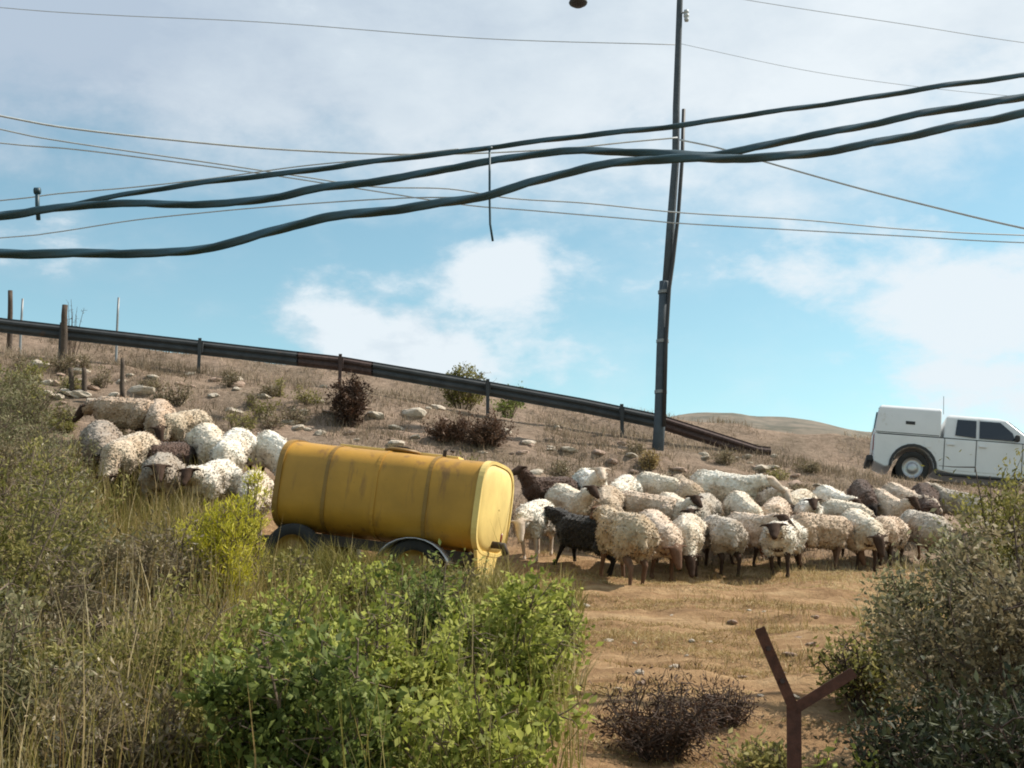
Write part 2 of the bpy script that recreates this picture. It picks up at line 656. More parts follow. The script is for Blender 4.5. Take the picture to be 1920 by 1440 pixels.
gx = axis([(-900, -100, 100), (-100, -30, 10), (-30, -14, .8), (-14, 14, .085), (14, 30, .8), (30, 100, 10), (100, 900, 100)])
gy = axis([(-300, -20, 40), (-20, 2, 2), (2, 7, .3), (7, 25, .07), (25, 34, .15), (34, 60, 1.0), (60, 200, 10), (200, 900, 70)])
X, Y = np.meshgrid(gx, gy)
Z = ground(X, Y)
V = np.stack([X.ravel(), Y.ravel(), Z.ravel()], 1)
nx, ny = len(gx), len(gy)
ii, jj = np.meshgrid(np.arange(nx - 1), np.arange(ny - 1))
q = (jj * nx + ii).ravel()
faces = np.stack([q, q + 1, q + nx + 1, q + nx], 1)
g = np_mesh('ground', V, faces.ravel(), np.full(len(faces), 4), M['soil'], smooth=True)
tag(g, kind='structure')


def strip(name, mat, y0, y1, lift, x0=-40, x1=40, st=.5):
    xs = np.arange(x0, x1 + st, st)
    ys = np.linspace(y0, y1, 5)
    A, B = np.meshgrid(xs, ys)
    Zs = ground(A, B, False) + lift
    v = np.stack([A.ravel(), B.ravel(), Zs.ravel()], 1)
    n = len(xs)
    a, b = np.meshgrid(np.arange(n - 1), np.arange(4))
    qq = (b * n + a).ravel()
    fc = np.stack([qq, qq + 1, qq + n + 1, qq + n], 1)
    return np_mesh(name, v, fc.ravel(), np.full(len(fc), 4), mat, smooth=True)


road = strip('road', M['asphalt'], 24.9, 28.9, .03)
tag(road, kind='structure')
for yy in (25.1, 28.7):
    tag(strip('road_line', M['line'], yy - .05, yy + .05, .036), kind='structure')


def hill():
    pts = [(300, 1000), (800, 880), (1180, 800), (1250, 778), (1300, 770), (1370, 769), (1450, 776), (1530, 786), (1600, 800), (1700, 815), (1900, 830), (2300, 850)]
    y = 150.0
    xs = [at(p, qy, y).x for p, qy in pts]
    zs = [at(p, qy, y).z for p, qy in pts]
    gxs = np.linspace(xs[0], xs[-1], 120)
    top = np.interp(gxs, xs, zs) + .5 * fbm(gxs * .12, gxs * 0, 5, 4)
    vv, ff = [], []
    prof = [(-60, 0), (-35, .55), (-15, .87), (0, 1), (25, .8), (70, 0)]
    for (dy, k) in prof:
        for i, x in enumerate(gxs):
            vv.append((x, y + dy + 2.5 * float(fbm(x * .05, dy * .05, 8, 3)), -6 + (top[i] + 6) * k))
    n = len(gxs)
    for r in range(len(prof) - 1):
        for i in range(n - 1):
            ff.append((r * n + i, r * n + i + 1, (r + 1) * n + i + 1, (r + 1) * n + i))
    me = bpy.data.meshes.new('far_hill')
    me.from_pydata(vv, [], ff)
    m, t, p, o = mat_new('far_scrub')
    gg = t.nodes.new('ShaderNodeNewGeometry')
    nn_ = tnoise(t, .35, 6, .7, gg.outputs['Position'])
    t.links.new(ramp(t, nn_, [(.38, (.075, .07, .05)), (.62, (.17, .135, .10))]), p.inputs['Base Color'])
    p.inputs['Roughness'].default_value = 1
    tag(link_mesh('far_hill', me, m, smooth=True), kind='structure')


hill()

# ------------------------------------------------------------------ guardrail
RAIL = [(-180, 572), (20, 598), (375, 638), (640, 668), (900, 712), (1100, 748), (1235, 776), (1330, 806), (1430, 838)]
RAIL_Y = 24.0


def rail_pt(px):
    return at(px, float(np.interp(px, [r[0] for r in RAIL], [r[1] for r in RAIL])), RAIL_Y)


WPROF = [(-.0, 0), (.0, -.03), (.05, -.075), (.05, -.115), (0, -.15), (0, -.165), (.05, -.20), (.05, -.24), (0, -.285), (0, -.312)]
WPROF = [(a * .9, c * .92) for a, c in WPROF]
gr = empty('guardrail', rail_pt(640) - Vector((0, 0, .75)))
tag(gr, 'long dark metal guardrail running down the hillside skyline', 'guardrail')
bpy.context.view_layer.update()


def beam(px0, px1, mat, label=None):
    a = np.linspace(px0, px1, 10)
    vv, ff = [], []
    for x in a:
        p = rail_pt(x)
        for (dy, dz) in WPROF:
            vv.append(p + Vector((0, -dy, dz)) - gr.location)
        for (dy, dz) in WPROF[::-1]:
            vv.append(p + Vector((0, -dy + .006, dz)) - gr.location)
    n = len(WPROF) * 2
    for i in range(len(a) - 1):
        for k in range(n):
            k2 = (k + 1) % n
            ff.append((i * n + k, i * n + k2, (i + 1) * n + k2, (i + 1) * n + k))
    me = bpy.data.meshes.new('beam')
    me.from_pydata(vv, [], ff)
    o = link_mesh('beam', me, mat, gr)
    if label:
        o['label'] = label
    return o


edges = [-180, 120, 378, 560, 700, 915, 1235]
for i in range(len(edges) - 1):
    beam(edges[i] - 3, edges[i + 1], M['rust'] if edges[i] == 560 else M['raildark'], 'rust-red beam section' if edges[i] == 560 else None)
beam(1233, 1445, M['rust'], 'rusty end section turned down into the ground')
for px in (-130, 120, 378, 640, 915, 1165):
    p = rail_pt(px) - gr.location
    b = MB()
    h = 1.05
    y = -.13
    b.box((p.x, y, p.z - h / 2 + .02), (.06, .008, h))
    b.box((p.x - .03, y + .03, p.z - h / 2 + .02), (.008, .06, h))
    b.box((p.x, y + .063, p.z - .15), (.10, .05, .20))
    b.build('post', M['rust'] if px in (640,) else M['raildark'], gr)

# ------------------------------------------------------------------ leaning utility pole with street lamp
PY = 23.4
pb = at(1233, 815, PY)
pb.z = gz(pb.x, PY) - .3
up_ = empty('utility_pole', pb)
tag(up_, 'tall leaning utility pole at the guardrail, carrying a street lamp', 'utility pole')
rel = lambda px, py, dy=0.0: at(px, py, PY + dy) - pb
MB().tube([Vector((-.03, 0, 0)), rel(1237, 790), rel(1241, 650), rel(1246, 528)], [.115, .105, .10, .095], 12).build('lower_post', M['pole'], up_, True)
MB().tube([rel(1248, 560, .02), rel(1257, 430, .02), rel(1267, 300, .02), rel(1268, 200, .02), rel(1272, 80, .02), rel(1276, -40, .02), rel(1278, -170, .02)],
          [.085, .08, .072, .068, .062, .058, .055], 12).build('upper_pole', M['pole'], up_, True)
MB().tube([rel(1245, 800, -.13), rel(1249, 640, -.125), rel(1255, 540, -.12), rel(1262, 490, -.09), rel(1272, 400, -.09), rel(1279, 300, -.09), rel(1282, 205, -.09)], .036, 8).build('conduit', M['plastic'], up_, True)
for py in (548, 640, 735):
    c = rel(np.interp(py, [528, 790], [1246, 1237]), py)
    MB().tube([c - Vector((0, 0, .03)), c + Vector((0, 0, .03))], .118, 12).build('band', M['steel'], up_)
b = MB()
c = rel(1287, 30, -.02)
b.lathe([(.0, .14), (.045, .12), (.05, .06), (.03, .05), (.055, .03), (.055, -.02), (.03, -.04), (.05, -.06), (.04, -.11), (0, -.12)], 12, 'z', c)
b.build('insulator', M['wire'], up_, True)
MB().tube([rel(1274, 24, 0), rel(1290, 24, 0)], .018, 6).build('insulator_pin', M['steel'], up_)
MB().tube([rel(1277, -120), rel(1220, -150), rel(1150, -120), rel(1110, -45), rel(1095, -16)], [.03, .03, .028, .026, .026], 8).build('lamp_arm', M['steel'], up_, True)
c = rel(1084, 5)
b = MB()
b.lathe([(.02, .20), (.07, .18), (.10, .12), (.16, .06), (.185, .0), (.17, -.03), (.10, -.075), (0, -.09)], 20, 'z', c)
b.build('lamp_head', M['plastic'], up_, True)

# ------------------------------------------------------------------ overhead cables
def spline(pts, n=8):
    pts = [Vector(p) for p in pts]
    P = [pts[0] * 2 - pts[1]] + pts + [pts[-1] * 2 - pts[-2]]
    r = []
    for i in range(1, len(P) - 2):
        for k in range(n):
            t = k / n
            a, b_, c_, d_ = P[i - 1], P[i], P[i + 1], P[i + 2]
            r.append(.5 * ((2 * b_) + (c_ - a) * t + (2 * a - 5 * b_ + 4 * c_ - d_) * t * t + (3 * b_ - a - 3 * c_ + d_) * t ** 3))
    r.append(P[-2])
    return r


def cable(pix, y0, y1, thick, mat, label, cat='cable', name='overhead_cable'):
    x0, x1 = pix[0][0], pix[-1][0]
    # the spans go on past both edges of the view
    (ax, ay), (bx, by) = pix[0], pix[1]
    (cx_, cy_), (dx, dy) = pix[-2], pix[-1]
    if x0 <= 0:
        s = (by - ay) / (bx - ax)
        pix = [(ax - 900, ay - 900 * s - 60), (ax - 400, ay - 400 * s - 12)] + pix
    if x1 >= 1920:
        s = (dy - cy_) / (dx - cx_)
        pix = pix + [(dx + 400, dy + 400 * s - 12), (dx + 900, dy + 900 * s - 60)]
    pts = [at(px, py, y0 + (y1 - y0) * (px / 1920.0)) for px, py in pix]
    r = thick * (1.0 if thick > 10 else (.55 if thick > 4.2 else .42)) / 2 / F * (y0 + y1) / 2
    if thick > 10:
        sp_ = spline(pts, 26)
        b = MB().tube(sp_, r, 14)
        ln_ = 0.0
        for i, p in enumerate(sp_):
            if i:
                ln_ += (p - sp_[i - 1]).length
            for k in range(14):
                v = b.v[i * 14 + k]
                th_ = 2 * math.pi * k / 14
                b.v[i * 14 + k] = p + (v - p) * (.94 + .2 * math.cos(3 * th_ - ln_ * 9.0) + .05 * math.sin(ln_ * 2.3))
    else:
        b = MB().tube(spline(pts, 7), r, 7)
    o = b.build(name, mat, None, True)
    return tag(o, label, cat, 'overhead cables')


cable([(0, 475), (180, 475), (330, 473), (430, 456), (510, 434), (600, 410), (680, 400), (770, 389), (900, 369), (1000, 341), (1100, 315), (1190, 302), (1280, 297), (1360, 297), (1450, 294), (1550, 284), (1700, 256), (1800, 235), (1920, 212)],
      9.2, 9.8, 17, M['cable'], 'thick black cable hanging lowest across the sky')
cable([(0, 405), (80, 394), (200, 382), (320, 383), (430, 381), (520, 369), (600, 353), (740, 335), (850, 314), (960, 296), (1050, 284), (1150, 284), (1260, 289), (1340, 290), (1420, 276), (1500, 258), (1600, 240), (1750, 209), (1920, 182)],
      9.5, 10.0, 15, M['cable'], 'black cable second lowest, just above the thickest one')
cable([(0, 402), (110, 388), (250, 362), (400, 340), (560, 322), (700, 303), (860, 285), (960, 271), (1100, 254), (1270, 236), (1400, 216), (1600, 188), (1780, 159), (1920, 141)],
      9.9, 10.4, 10.5, M['cable'], 'slim dark cable rising highest at the right edge of the sky')
cable([(0, 217), (150, 243), (400, 270), (560, 282), (740, 289), (900, 287), (1060, 278), (1180, 266), (1270, 258)],
      16, 23.3, 6.5, M['wire'], 'thin grey wire dipping from the left edge towards the pole')
cable([(0, 242), (100, 262), (260, 286), (400, 306), (560, 330), (700, 350), (840, 354), (960, 372), (1100, 381), (1280, 399), (1500, 412), (1700, 430), (1920, 441)],
      17, 21, 5, M['wire'], 'upper of two parallel thin wires sinking to the right')
cable([(0, 268), (140, 280), (300, 300), (500, 327), (700, 358), (870, 384), (1000, 395), (1200, 412), (1280, 419), (1450, 429), (1700, 443), (1920, 455)],
      17, 21, 4.5, M['wire'], 'lower of two parallel thin wires sinking to the right')
cable([(0, 376), (110, 363), (250, 351), (400, 334), (560, 312), (700, 298), (860, 279)],
      12, 10.2, 5, M['wire'], 'faint thin wire just above the slim dark cable at left', 'wire', 'overhead_wire')
cable([(0, 446), (100, 436), (250, 413), (400, 397), (500, 388), (620, 379), (760, 371), (870, 369), (945, 357)],
      13, 5.9, 5.5, M['wire'], 'thin wire between the two thick black cables at left', 'wire', 'overhead_wire')
cable([(1275, 262), (1350, 278), (1430, 302), (1600, 350), (1750, 388), (1920, 428)],
      23.3, 15, 6, M['wire'], 'thin wire falling steeply from the pole to the right edge')
cable([(0, 14), (200, 28), (500, 42), (900, 72), (1272, 84)], 26, 23.4, 4, M['wire'], 'topmost faint wire ending at the pole')
cable([(1276, 82), (1500, 130), (1700, 160), (1920, 182)], 26, 23.4, 2.2, M['wire'], 'faint wire from the pole top above the cables at right')
cable([(1278, -20), (1500, 16), (1700, 46), (1920, 80)], 24, 23, 3, M['wire'], 'faint wire crossing the top right corner')


def spacer(px, pts, y, label, name, rad):
    b = MB()
    pp = [at(px + dx, py, y) for dx, py in pts]
    b.tube(pp, rad, 8)
    c = at(px, pts[0][1], y)
    b.tube([c - Vector((.022, 0, .0)), c + Vector((.022, 0, 0))], rad * 1.6, 8)
    tag(b.build(name, M['cable'], None, True), label, 'cable clamp')


spacer(70, [(0, 358), (0, 382), (2, 412)], 9.75, 'short dark clamp on the cables near the left edge', 'cable_spacer', .018)
spacer(918, [(0, 278), (0, 330), (0, 372), (1, 420), (6, 452)], 9.7, 'thin dark drop wire hanging from the cables above the small cloud', 'drop_wire', .009)

# ------------------------------------------------------------------ small wooden posts
def post(px, py_top, py_foot, y, r, label, mat, lean=0.0, group='fence posts'):
    if y is None:
        p = hit(px, py_foot)
    else:
        p = at(px, py_foot, y)
        p.z = gz(p.x, y) - .1
    t = at(px + lean, py_top, p.y)
    b = MB()
    n = 6
    pts = [p.lerp(t, i / n) + Vector((.01 * random.uniform(-1, 1), 0, 0)) for i in range(n + 1)]
    b.tube([q - p for q in pts], [r * (1.1 - .25 * i / n) for i in range(n + 1)], 8)
    o = b.build('fence_post', mat, None, True)
    o.location = p
    return tag(o, label, 'post', group)


post(20, 545, 640, 24.6, .055, 'dark wooden post at the far left end of the guardrail', M['wood'])
post(42, 560, 640, 28.9, .03, 'slim pale post just right of the leftmost dark post', M['steel'])
post(121, 572, 650, 23.6, .065, 'dark post standing up above the guardrail beside bare twigs', M['wood'])
post(222, 558, 640, 29.3, .03, 'faint thin post behind the guardrail, right of the bare twigs', M['steel'])
post(134, 690, 745, None, .045, 'left stake of the close pair below the guardrail', M['wood'])
post(158, 690, 745, None, .045, 'right stake of the close pair below the guardrail', M['wood'])
post(229, 672, 748, None, .04, 'single brown stake on the slope above the tan sheep', M['wood'])

# ------------------------------------------------------------------ Y-shaped rusty fence post
yb = hit(1488, 1490)
yb = Vector((at(1482, 1440, 5.6).x, 5.6, gz(at(1482, 1440, 5.6).x, 5.6) - .05))
yo = empty('fence_post', yb)
tag(yo, 'rusty Y-shaped iron fence post in the foreground', 'post')


def angle_iron(p0, p1, wd, name, tip=False):
    p0, p1 = Vector(p0), Vector(p1)
    b = MB()
    d = (p1 - p0).normalized()
    a = d.cross(Vector((0, 1, 0))).normalized()
    c = Vector((0, 1, 0))
    th = .006
    # L section
    prof = [(0, 0), (wd, 0), (wd, th), (wd / 2 + th, th), (wd / 2 + th, wd), (wd / 2, wd), (wd / 2, th), (0, th)]
    base = len(b.v)
    for q in (p0, p1):
        for (s_, t_) in prof:
            b.v.append(q + a * (s_ - wd / 2) + c * t_)
    n = len(prof)
    b.f.append(list(range(n)))
    b.f.append([n + i for i in range(n)][::-1])
    for i in range(n):
        j = (i + 1) % n
        b.f.append([i, n + i, n + j, j])
    return b.build(name, M['rustdark'], yo)


rl = lambda px, py, dy=0: at(px, py, 5.6 + dy) - yb
fork = rl(1489, 1330)
angle_iron((0, 0, 0), fork + Vector((0, 0, .02)), .062, 'upright')
angle_iron(fork, rl(1424, 1178, -.1), .046, 'arm')
angle_iron(fork, rl(1602, 1260, -.06), .046, 'arm')
for (k0, pz) in ((.35, rl(1424, 1178, -.1)), (.75, rl(1424, 1178, -.1)), (.4, rl(1602, 1260, .12)), (.85, rl(1602, 1260, .12))):
    q = fork.lerp(pz, k0)
    MB().tube([q + Vector((0, -.012, 0)), q + Vector((0, .01, 0))], .011, 6).build('bolt', M['rust'], yo)

# ------------------------------------------------------------------ yellow farm trailer
tb, TY, TT = PAD, PAD_YAW, PAD_TILT
tr = empty('tank_trailer', (tb.x, tb.y, tb.z), (0, R(TT), R(TY)))
tag(tr, 'worn yellow tank trailer with rounded body parked among the sheep', 'trailer')
L2, W2, ZB, ZT = 1.19, .76, .60, 1.65
ZC, HZ = (ZB + ZT) / 2, (ZT - ZB) / 2


def section(k=1.0, n=48, e=3.7):
    """rounded tank section (y, z)"""
    pts = []
    for i in range(n):
        a = 2 * math.pi * i / n
        c_, s_ = math.cos(a), math.sin(a)
        pts.append((W2 * k * math.copysign(abs(c_) ** (2 / e), c_), ZC + HZ * k * math.copysign(abs(s_) ** (2 / e), s_)))
    return pts


def loft(rows, closed=True):
    b = MB()
    n = len(rows[0][1])
    for (x, sec_) in rows:
        for (y, z) in sec_:
            b.v.append(Vector((x, y, z)))
    for i in range(len(rows) - 1):
        for k in range(n):
            k2 = (k + 1) % n
            b.f.append([i * n + k, i * n + k2, (i + 1) * n + k2, (i + 1) * n + k])
    return b


rows = []
for x in np.linspace(-L2, L2, 40):
    sec_ = []
    for (y, z) in section():
        d = .012 * mnoise.noise(Vector((x * 1.7, y * 2, z * 2))) + .006 * mnoise.noise(Vector((x * 5, y * 5, z * 5)))
        sec_.append((y * (1 + d), z + d * .6))
    rows.append((x, sec_))
loft(rows).build('tank', M['yellow'], tr, True)
for s in (-1, 1):
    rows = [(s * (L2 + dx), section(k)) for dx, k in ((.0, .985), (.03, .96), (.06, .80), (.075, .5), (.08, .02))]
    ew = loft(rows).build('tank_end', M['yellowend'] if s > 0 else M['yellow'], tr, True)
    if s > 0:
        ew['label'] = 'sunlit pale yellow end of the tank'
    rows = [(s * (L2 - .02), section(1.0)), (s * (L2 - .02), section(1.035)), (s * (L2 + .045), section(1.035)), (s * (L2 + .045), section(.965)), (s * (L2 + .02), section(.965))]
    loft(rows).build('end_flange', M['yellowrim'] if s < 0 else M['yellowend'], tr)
    # stand under the end
    if s > 0:
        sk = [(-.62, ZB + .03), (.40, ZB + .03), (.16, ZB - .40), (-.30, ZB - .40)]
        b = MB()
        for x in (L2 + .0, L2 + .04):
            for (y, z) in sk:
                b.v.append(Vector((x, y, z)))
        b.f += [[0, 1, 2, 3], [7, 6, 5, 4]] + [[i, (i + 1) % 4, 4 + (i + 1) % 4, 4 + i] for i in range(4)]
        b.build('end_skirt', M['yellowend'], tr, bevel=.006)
    for yy in (() if s > 0 else (-.50, .42)):
        MB().box((s * (L2 - .01), yy, ZB - .16), (.06, .10, .52)).build('prop_leg', M['yellowend'] if s > 0 else M['chassis'], tr, bevel=.008)
for x in (-.62, -.02, .60):
    rows = [(x - .022, section(1.0)), (x - .022, section(1.016)), (x + .022, section(1.016)), (x + .022, section(1.0))]
    loft(rows).build('strap', M['yellowrim'] if abs(x) > .1 else M['yellow'], tr)
# walkway, hatch and breather on top
MB().box((-.05, .10, ZT + .035), (1.5, .24, .03)).build('walkway', M['yellowend'], tr, bevel=.005)  # in the sunlit yellow, for the bright streak along the top
hb = MB().lathe([(.19, -.03), (.19, .035), (.215, .035), (.215, .055), (.18, .07), (.0, .075)], 24, 'z', (.05, -.16, ZT - .02)).build('hatch', M['yellowrim'], tr, True)
MB().tube([(-.10, -.16, ZT + .045), (.0, -.16, ZT + .075), (.10, -.16, ZT + .075), (.20, -.16, ZT + .045)], .012, 6).build('handle', M['chassis'], hb, True)
MB().tube([(.55, -.1, ZT - .02), (.55, -.1, ZT + .09), (.60, -.1, ZT + .12), (.66, -.1, ZT + .09)], .025, 8).build('breather_pipe', M['chassis'], tr, True)
MB().tube([(L2 + .03, -.05, ZB + .12), (L2 + .20, -.05, ZB + .12), (L2 + .24, -.05, ZB + .02)], .045, 10).build('outlet_pipe', M['chassis'], tr, True)
MB().tube([(L2 + .16, -.05, ZB + .12), (L2 + .16, -.05, ZB + .26)], .012, 6).build('valve_handle', M['redlamp'], tr, True)
# chassis and axles
for s in (-1, 1):
    MB().box((0, s * .48, ZB - .07), (2 * L2 - .05, .08, .12)).build('chassis_rail', M['chassis'], tr)
for x in (-1.02, -.3, .3, 1.02):
    MB().box((x, 0, ZB - .05), (.07, .9, .08)).build('cross_member', M['chassis'], tr)
for x in (-.92, .55):
    MB().tube([(x, -.72, .34), (x, .72, .34)], .035, 8).build('axle', M['chassis'], tr, True)


def wheel(parent, c, r, wd, side, tyre=M['tyre'], rimm=M['chrome']):
    w_ = empty('wheel')
    w_.parent = parent
    w_.location = c
    h = wd / 2
    MB().lathe([(r * .62, -h * .8), (r * .7, -h), (r * .92, -h), (r * .985, -h * .72), (r, -h * .3), (r, h * .3), (r * .985, h * .72), (r * .92, h), (r * .7, h), (r * .62, h * .8)], 36).build('tyre', tyre, w_, True)
    s = side
    MB().lathe([(r * .64, s * h * .75), (r * .60, s * h * .7), (r * .56, s * h * .35), (r * .34, s * h * .28), (r * .30, s * h * .55), (r * .12, s * h * .6), (.002, s * h * .6)], 28).build('rim', rimm, w_, True)
    return w_


for x in (-.92, .55):
    for s in (-1, 1):
        wheel(tr, (x, s * .66, .33), .34, .19, s, rimm=M['yellowrim'])
for s in (-1, 1):
    b = MB()
    arc = []
    for i in range(11):
        a = R(20 + 140 * i / 10)
        arc.append((.55 + .45 * math.cos(a), .30 + .36 * math.sin(a) * 1.05))
    n = len(arc)
    for y in (s * .55, s * .80):
        for (x, z) in arc:
            b.v.append(Vector((x, y, z)))
    for i in range(n - 1):
        b.f.append([i, i + 1, n + i + 1, n + i])
    o = b.build('mudguard', M['chrome'], tr, True)
    o.modifiers.new('s', 'SOLIDIFY').thickness = .012
# drawbar pointing left
b = MB()
b.tube([(-L2 + .1, -.4, ZB - .1), (-L2 - .9, 0, ZB - .2)], .035, 8)
b.tube([(-L2 + .1, .4, ZB - .1), (-L2 - .9, 0, ZB - .2)], .035, 8)
b.build('drawbar', M['chassis'], tr)

# ------------------------------------------------------------------ white pickup with canopy
def make_truck():
    """x forward, y left, wheels on z = 0"""
    c = hit(1703, 905)
    y = 25.7
    p = at(1703, 905, y)
    p.z = gz(p.x, y) + .03
    t = empty('pickup_truck', p, (0, R(6.5), R(-13)))
    t.scale = (.88, .9, .9)
    tag(t, 'white pickup truck with a tall box canopy on the road at right', 'pickup truck')
    # origin = under the rear axle
    RW = .36
    xr, xf = 0.0, 3.02

    def arch(cx, r=.45, z0=.36, n=9):
        return [(cx + r * math.cos(a), z0 + r * math.sin(a)) for a in [math.pi * i / n for i in range(n + 1)]][::-1]
    low = .33
    prof = [(-.86, .52), (-.84, low + .1), (-.60, low)] + [(x, z) for x, z in arch(xr) if z > low - .01] + \
           [(.9, low - .04), (2.2, low - .04)] + [(x, z) for x, z in arch(xf)] + \
           [(3.62, low), (3.86, low + .08), (3.90, .55), (3.86, .86), (3.72, .97), (2.55, 1.06), (2.42, 1.08), (.62, 1.07), (-.86, 1.06)]
    b = MB().prism(prof, -.86, .86)
    b.build('body', M['truckwhite'], t, bevel=.035, seg=3)
    # canopy: tall box, slightly narrower at the roof
    b = MB()
    rows = [(1.055, .845), (1.40, .83), (1.66, .78), (1.72, .70)]
    fr = [(-.87, .55), (-.83, .56), (-.79, .56), (-.74, .56)]
    for (z, hw), (x0, x1) in zip(rows, fr):
        for (x, yy) in ((x0, -hw), (x1, -hw), (x1, hw), (x0, hw)):
            b.v.append(Vector((x, yy, z)))
    for i in range(3):
        for k in range(4):
            k2 = (k + 1) % 4
            b.f.append([i * 4 + k, i * 4 + k2, (i + 1) * 4 + k2, (i + 1) * 4 + k])
    b.f.append([0, 1, 2, 3])
    b.f.append([12, 13, 14, 15])
    b.build('canopy', M['truckwhite'], t, bevel=.03, seg=3)
    MB().box((-.15, 0, 1.735), (1.25, .05, .03)).build('roof_bar', M['plastic'], t)
    # cab
    b = MB()
    ring = [(1.05, .62, 2.62, .84), (1.30, .63, 2.28, .80), (1.55, .66, 1.95, .74), (1.61, .74, 1.78, .66)]
    for (z, x0, x1, hw) in ring:
        for (x, yy) in ((x0, -hw), (x1, -hw * .97), (x1, hw * .97), (x0, hw)):
            b.v.append(Vector((x, yy, z)))
    for i in range(3):
        for k in range(4):
            k2 = (k + 1) % 4
            b.f.append([i * 4 + k, i * 4 + k2, (i + 1) * 4 + k2, (i + 1) * 4 + k])
    b.f.append([0, 1, 2, 3])
    b.f.append([12, 13, 14, 15])
    b.build('cab', M['truckwhite'], t, bevel=.04, seg=3)

    def side_quad(poly, s, off, name, mat, thick=.012):
        bb = MB()
        for d in (off, off + thick):
            for (x, z) in poly:
                hw = np.interp(z, [1.05, 1.30, 1.55, 1.61], [.84, .80, .74, .66])
                bb.v.append(Vector((x, s * (hw + d), z)))
        n_ = len(poly)
        bb.f.append(list(range(n_)))
        bb.f.append([n_ + i for i in range(n_)][::-1])
        for i in range(n_):
            j = (i + 1) % n_
            bb.f.append([i, n_ + i, n_ + j, j])
        return bb.build(name, mat, t)
    for s in (-1, 1):
        side_quad([(.86, 1.14), (1.30, 1.11), (1.30, 1.50), (.90, 1.50)], s, .004, 'window', M['glass'])
        side_quad([(1.37, 1.11), (2.12, 1.11), (2.06, 1.28), (1.80, 1.50), (1.37, 1.50)], s, .004, 'window', M['glass'])
        # doors: skin panels a touch proud with a handle
        for (x0, x1) in ((.66, 1.30), (1.33, 2.26)):
            d = MB().box(((x0 + x1) / 2, s * .862, .70), (x1 - x0, .012, .66)).build('door', M['truckwhite'], t, bevel=.005)
            MB().box((x0 + .12, s * .885, .93), (.16, .03, .035)).build('handle', M['truckwhite'], d, bevel=.006)
        MB().box((2.14, s * .98, 1.15), (.10, .18, .14)).build('mirror', M['plastic'], t, bevel=.03)
        MB().box((-.855, s * .74, .86), (.05, .18, .34)).build('tail_lamp', M['redlamp'], t, bevel=.01)
        MB().box((3.78, s * .66, .78), (.16, .34, .17)).build('headlight', M['chrome'], t, bevel=.03)
        MB().box((1.45, s * .84, .27), (1.9, .10, .05)).build('side_step', M['plastic'], t, bevel=.01)
        for cx in (xr, xf):
            # dark arch liner
            bb = MB()
            pr = [(cx + .455 * math.cos(a), .36 + .455 * math.sin(a)) for a in [math.pi * i / 12 for i in range(13)]]
            po = [(cx + .52 * math.cos(a), .36 + .52 * math.sin(a)) for a in [math.pi * i / 12 for i in range(13)]]
            bb.prism(pr + po[::-1], s * .855, s * .885)
            bb.build('arch_flare', M['plastic'], t)
    for s in (-1, 1):
        for x in (.645, 1.315, 2.275):
            MB().box((x, s * .8625, .72), (.012, .012, .70)).build('panel_gap', M['plastic'], t)
        MB().box((.80, s * .845, 1.062), (3.2, .03, .016)).build('belt_moulding', M['plastic'], t)
        MB().box((-.15, s * .842, 1.10), (1.36, .012, .014)).build('canopy_seam', M['plastic'], t)
        MB().box((-.10, s * .836, 1.34), (.20, .012, .07)).build('canopy_vent', M['plastic'], t)
        MB().box((.30, s * .866, .90), (.15, .012, .15)).build('fuel_flap', M['truckwhite'], t, bevel=.004)
    for cx in (xr, xf):
        for s in (-1, 1):
            wheel(t, (cx, s * .74, RW), RW, .23, s)
    # windscreen and rear window
    b = MB()
    b.v += [Vector((2.57, -.74, 1.10)), Vector((2.57, .74, 1.10)), Vector((1.985, .66, 1.535)), Vector((1.985, -.66, 1.535))]
    b.f.append([0, 1, 2, 3])
    o = b.build('windscreen', M['glass'], t)
    o.modifiers.new('s', 'SOLIDIFY').thickness = .012
    MB().box((-.93, 0, .50), (.14, 1.66, .14)).build('rear_bumper', M['plastic'], t, bevel=.03)
    MB().box((3.92, 0, .48), (.14, 1.66, .22)).build('front_bumper', M['plastic'], t, bevel=.05)
    MB().box((3.885, 0, .78), (.05, .92, .16)).build('grille', M['plastic'], t, bevel=.01)
    MB().box((-.872, 0, .84), (.02, 1.28, .38)).build('tailgate', M['truckwhite'], t, bevel=.008)
    MB().box((-.845, 0, 1.38), (.03, 1.22, .36), Euler((0, R(6), 0)).to_matrix()).build('canopy_window', M['glass'], t)
    MB().tube([(.60, -.72, 1.60), (.58, -.72, 2.0)], .006, 6).build('aerial', M['plastic'], t)
    return t


make_truck()

# ------------------------------------------------------------------ sheep
def capsule(bm, p, q, r, s, seg=10):
    p, q = Vector(p), Vector(q)
    d = q - p
    ln = max(d.length, 1e-4)
    rot = d.to_track_quat('Z', 'Y').to_matrix().to_4x4()
    prof = []
    for i in range(5):
        a = math.pi / 2 * i / 4
        prof.append((r * math.sin(a), -r * math.cos(a)))
    for i in range(5):
        a = math.pi / 2 * i / 4
        prof.append((s * math.cos(a), ln + s * math.sin(a)))
    rows = []
    for (rad, h) in prof:
        if rad < 1e-5:
            rows.append([bm.verts.new(p + rot @ Vector((0, 0, h)))])
        else:
            rows.append([bm.verts.new(p + (rot @ Vector((rad * math.cos(2 * math.pi * k / seg), rad * math.sin(2 * math.pi * k / seg), h)))) for k in range(seg)])
    for a, b_ in zip(rows[:-1], rows[1:]):
        for k in range(seg):
            k2 = (k + 1) % seg
            if len(a) == 1:
                bm.faces.new((a[0], b_[k2], b_[k]))
            elif len(b_) == 1:
                bm.faces.new((a[k], a[k2], b_[0]))
            else:
                bm.faces.new((a[k], a[k2], b_[k2], b_[k]))


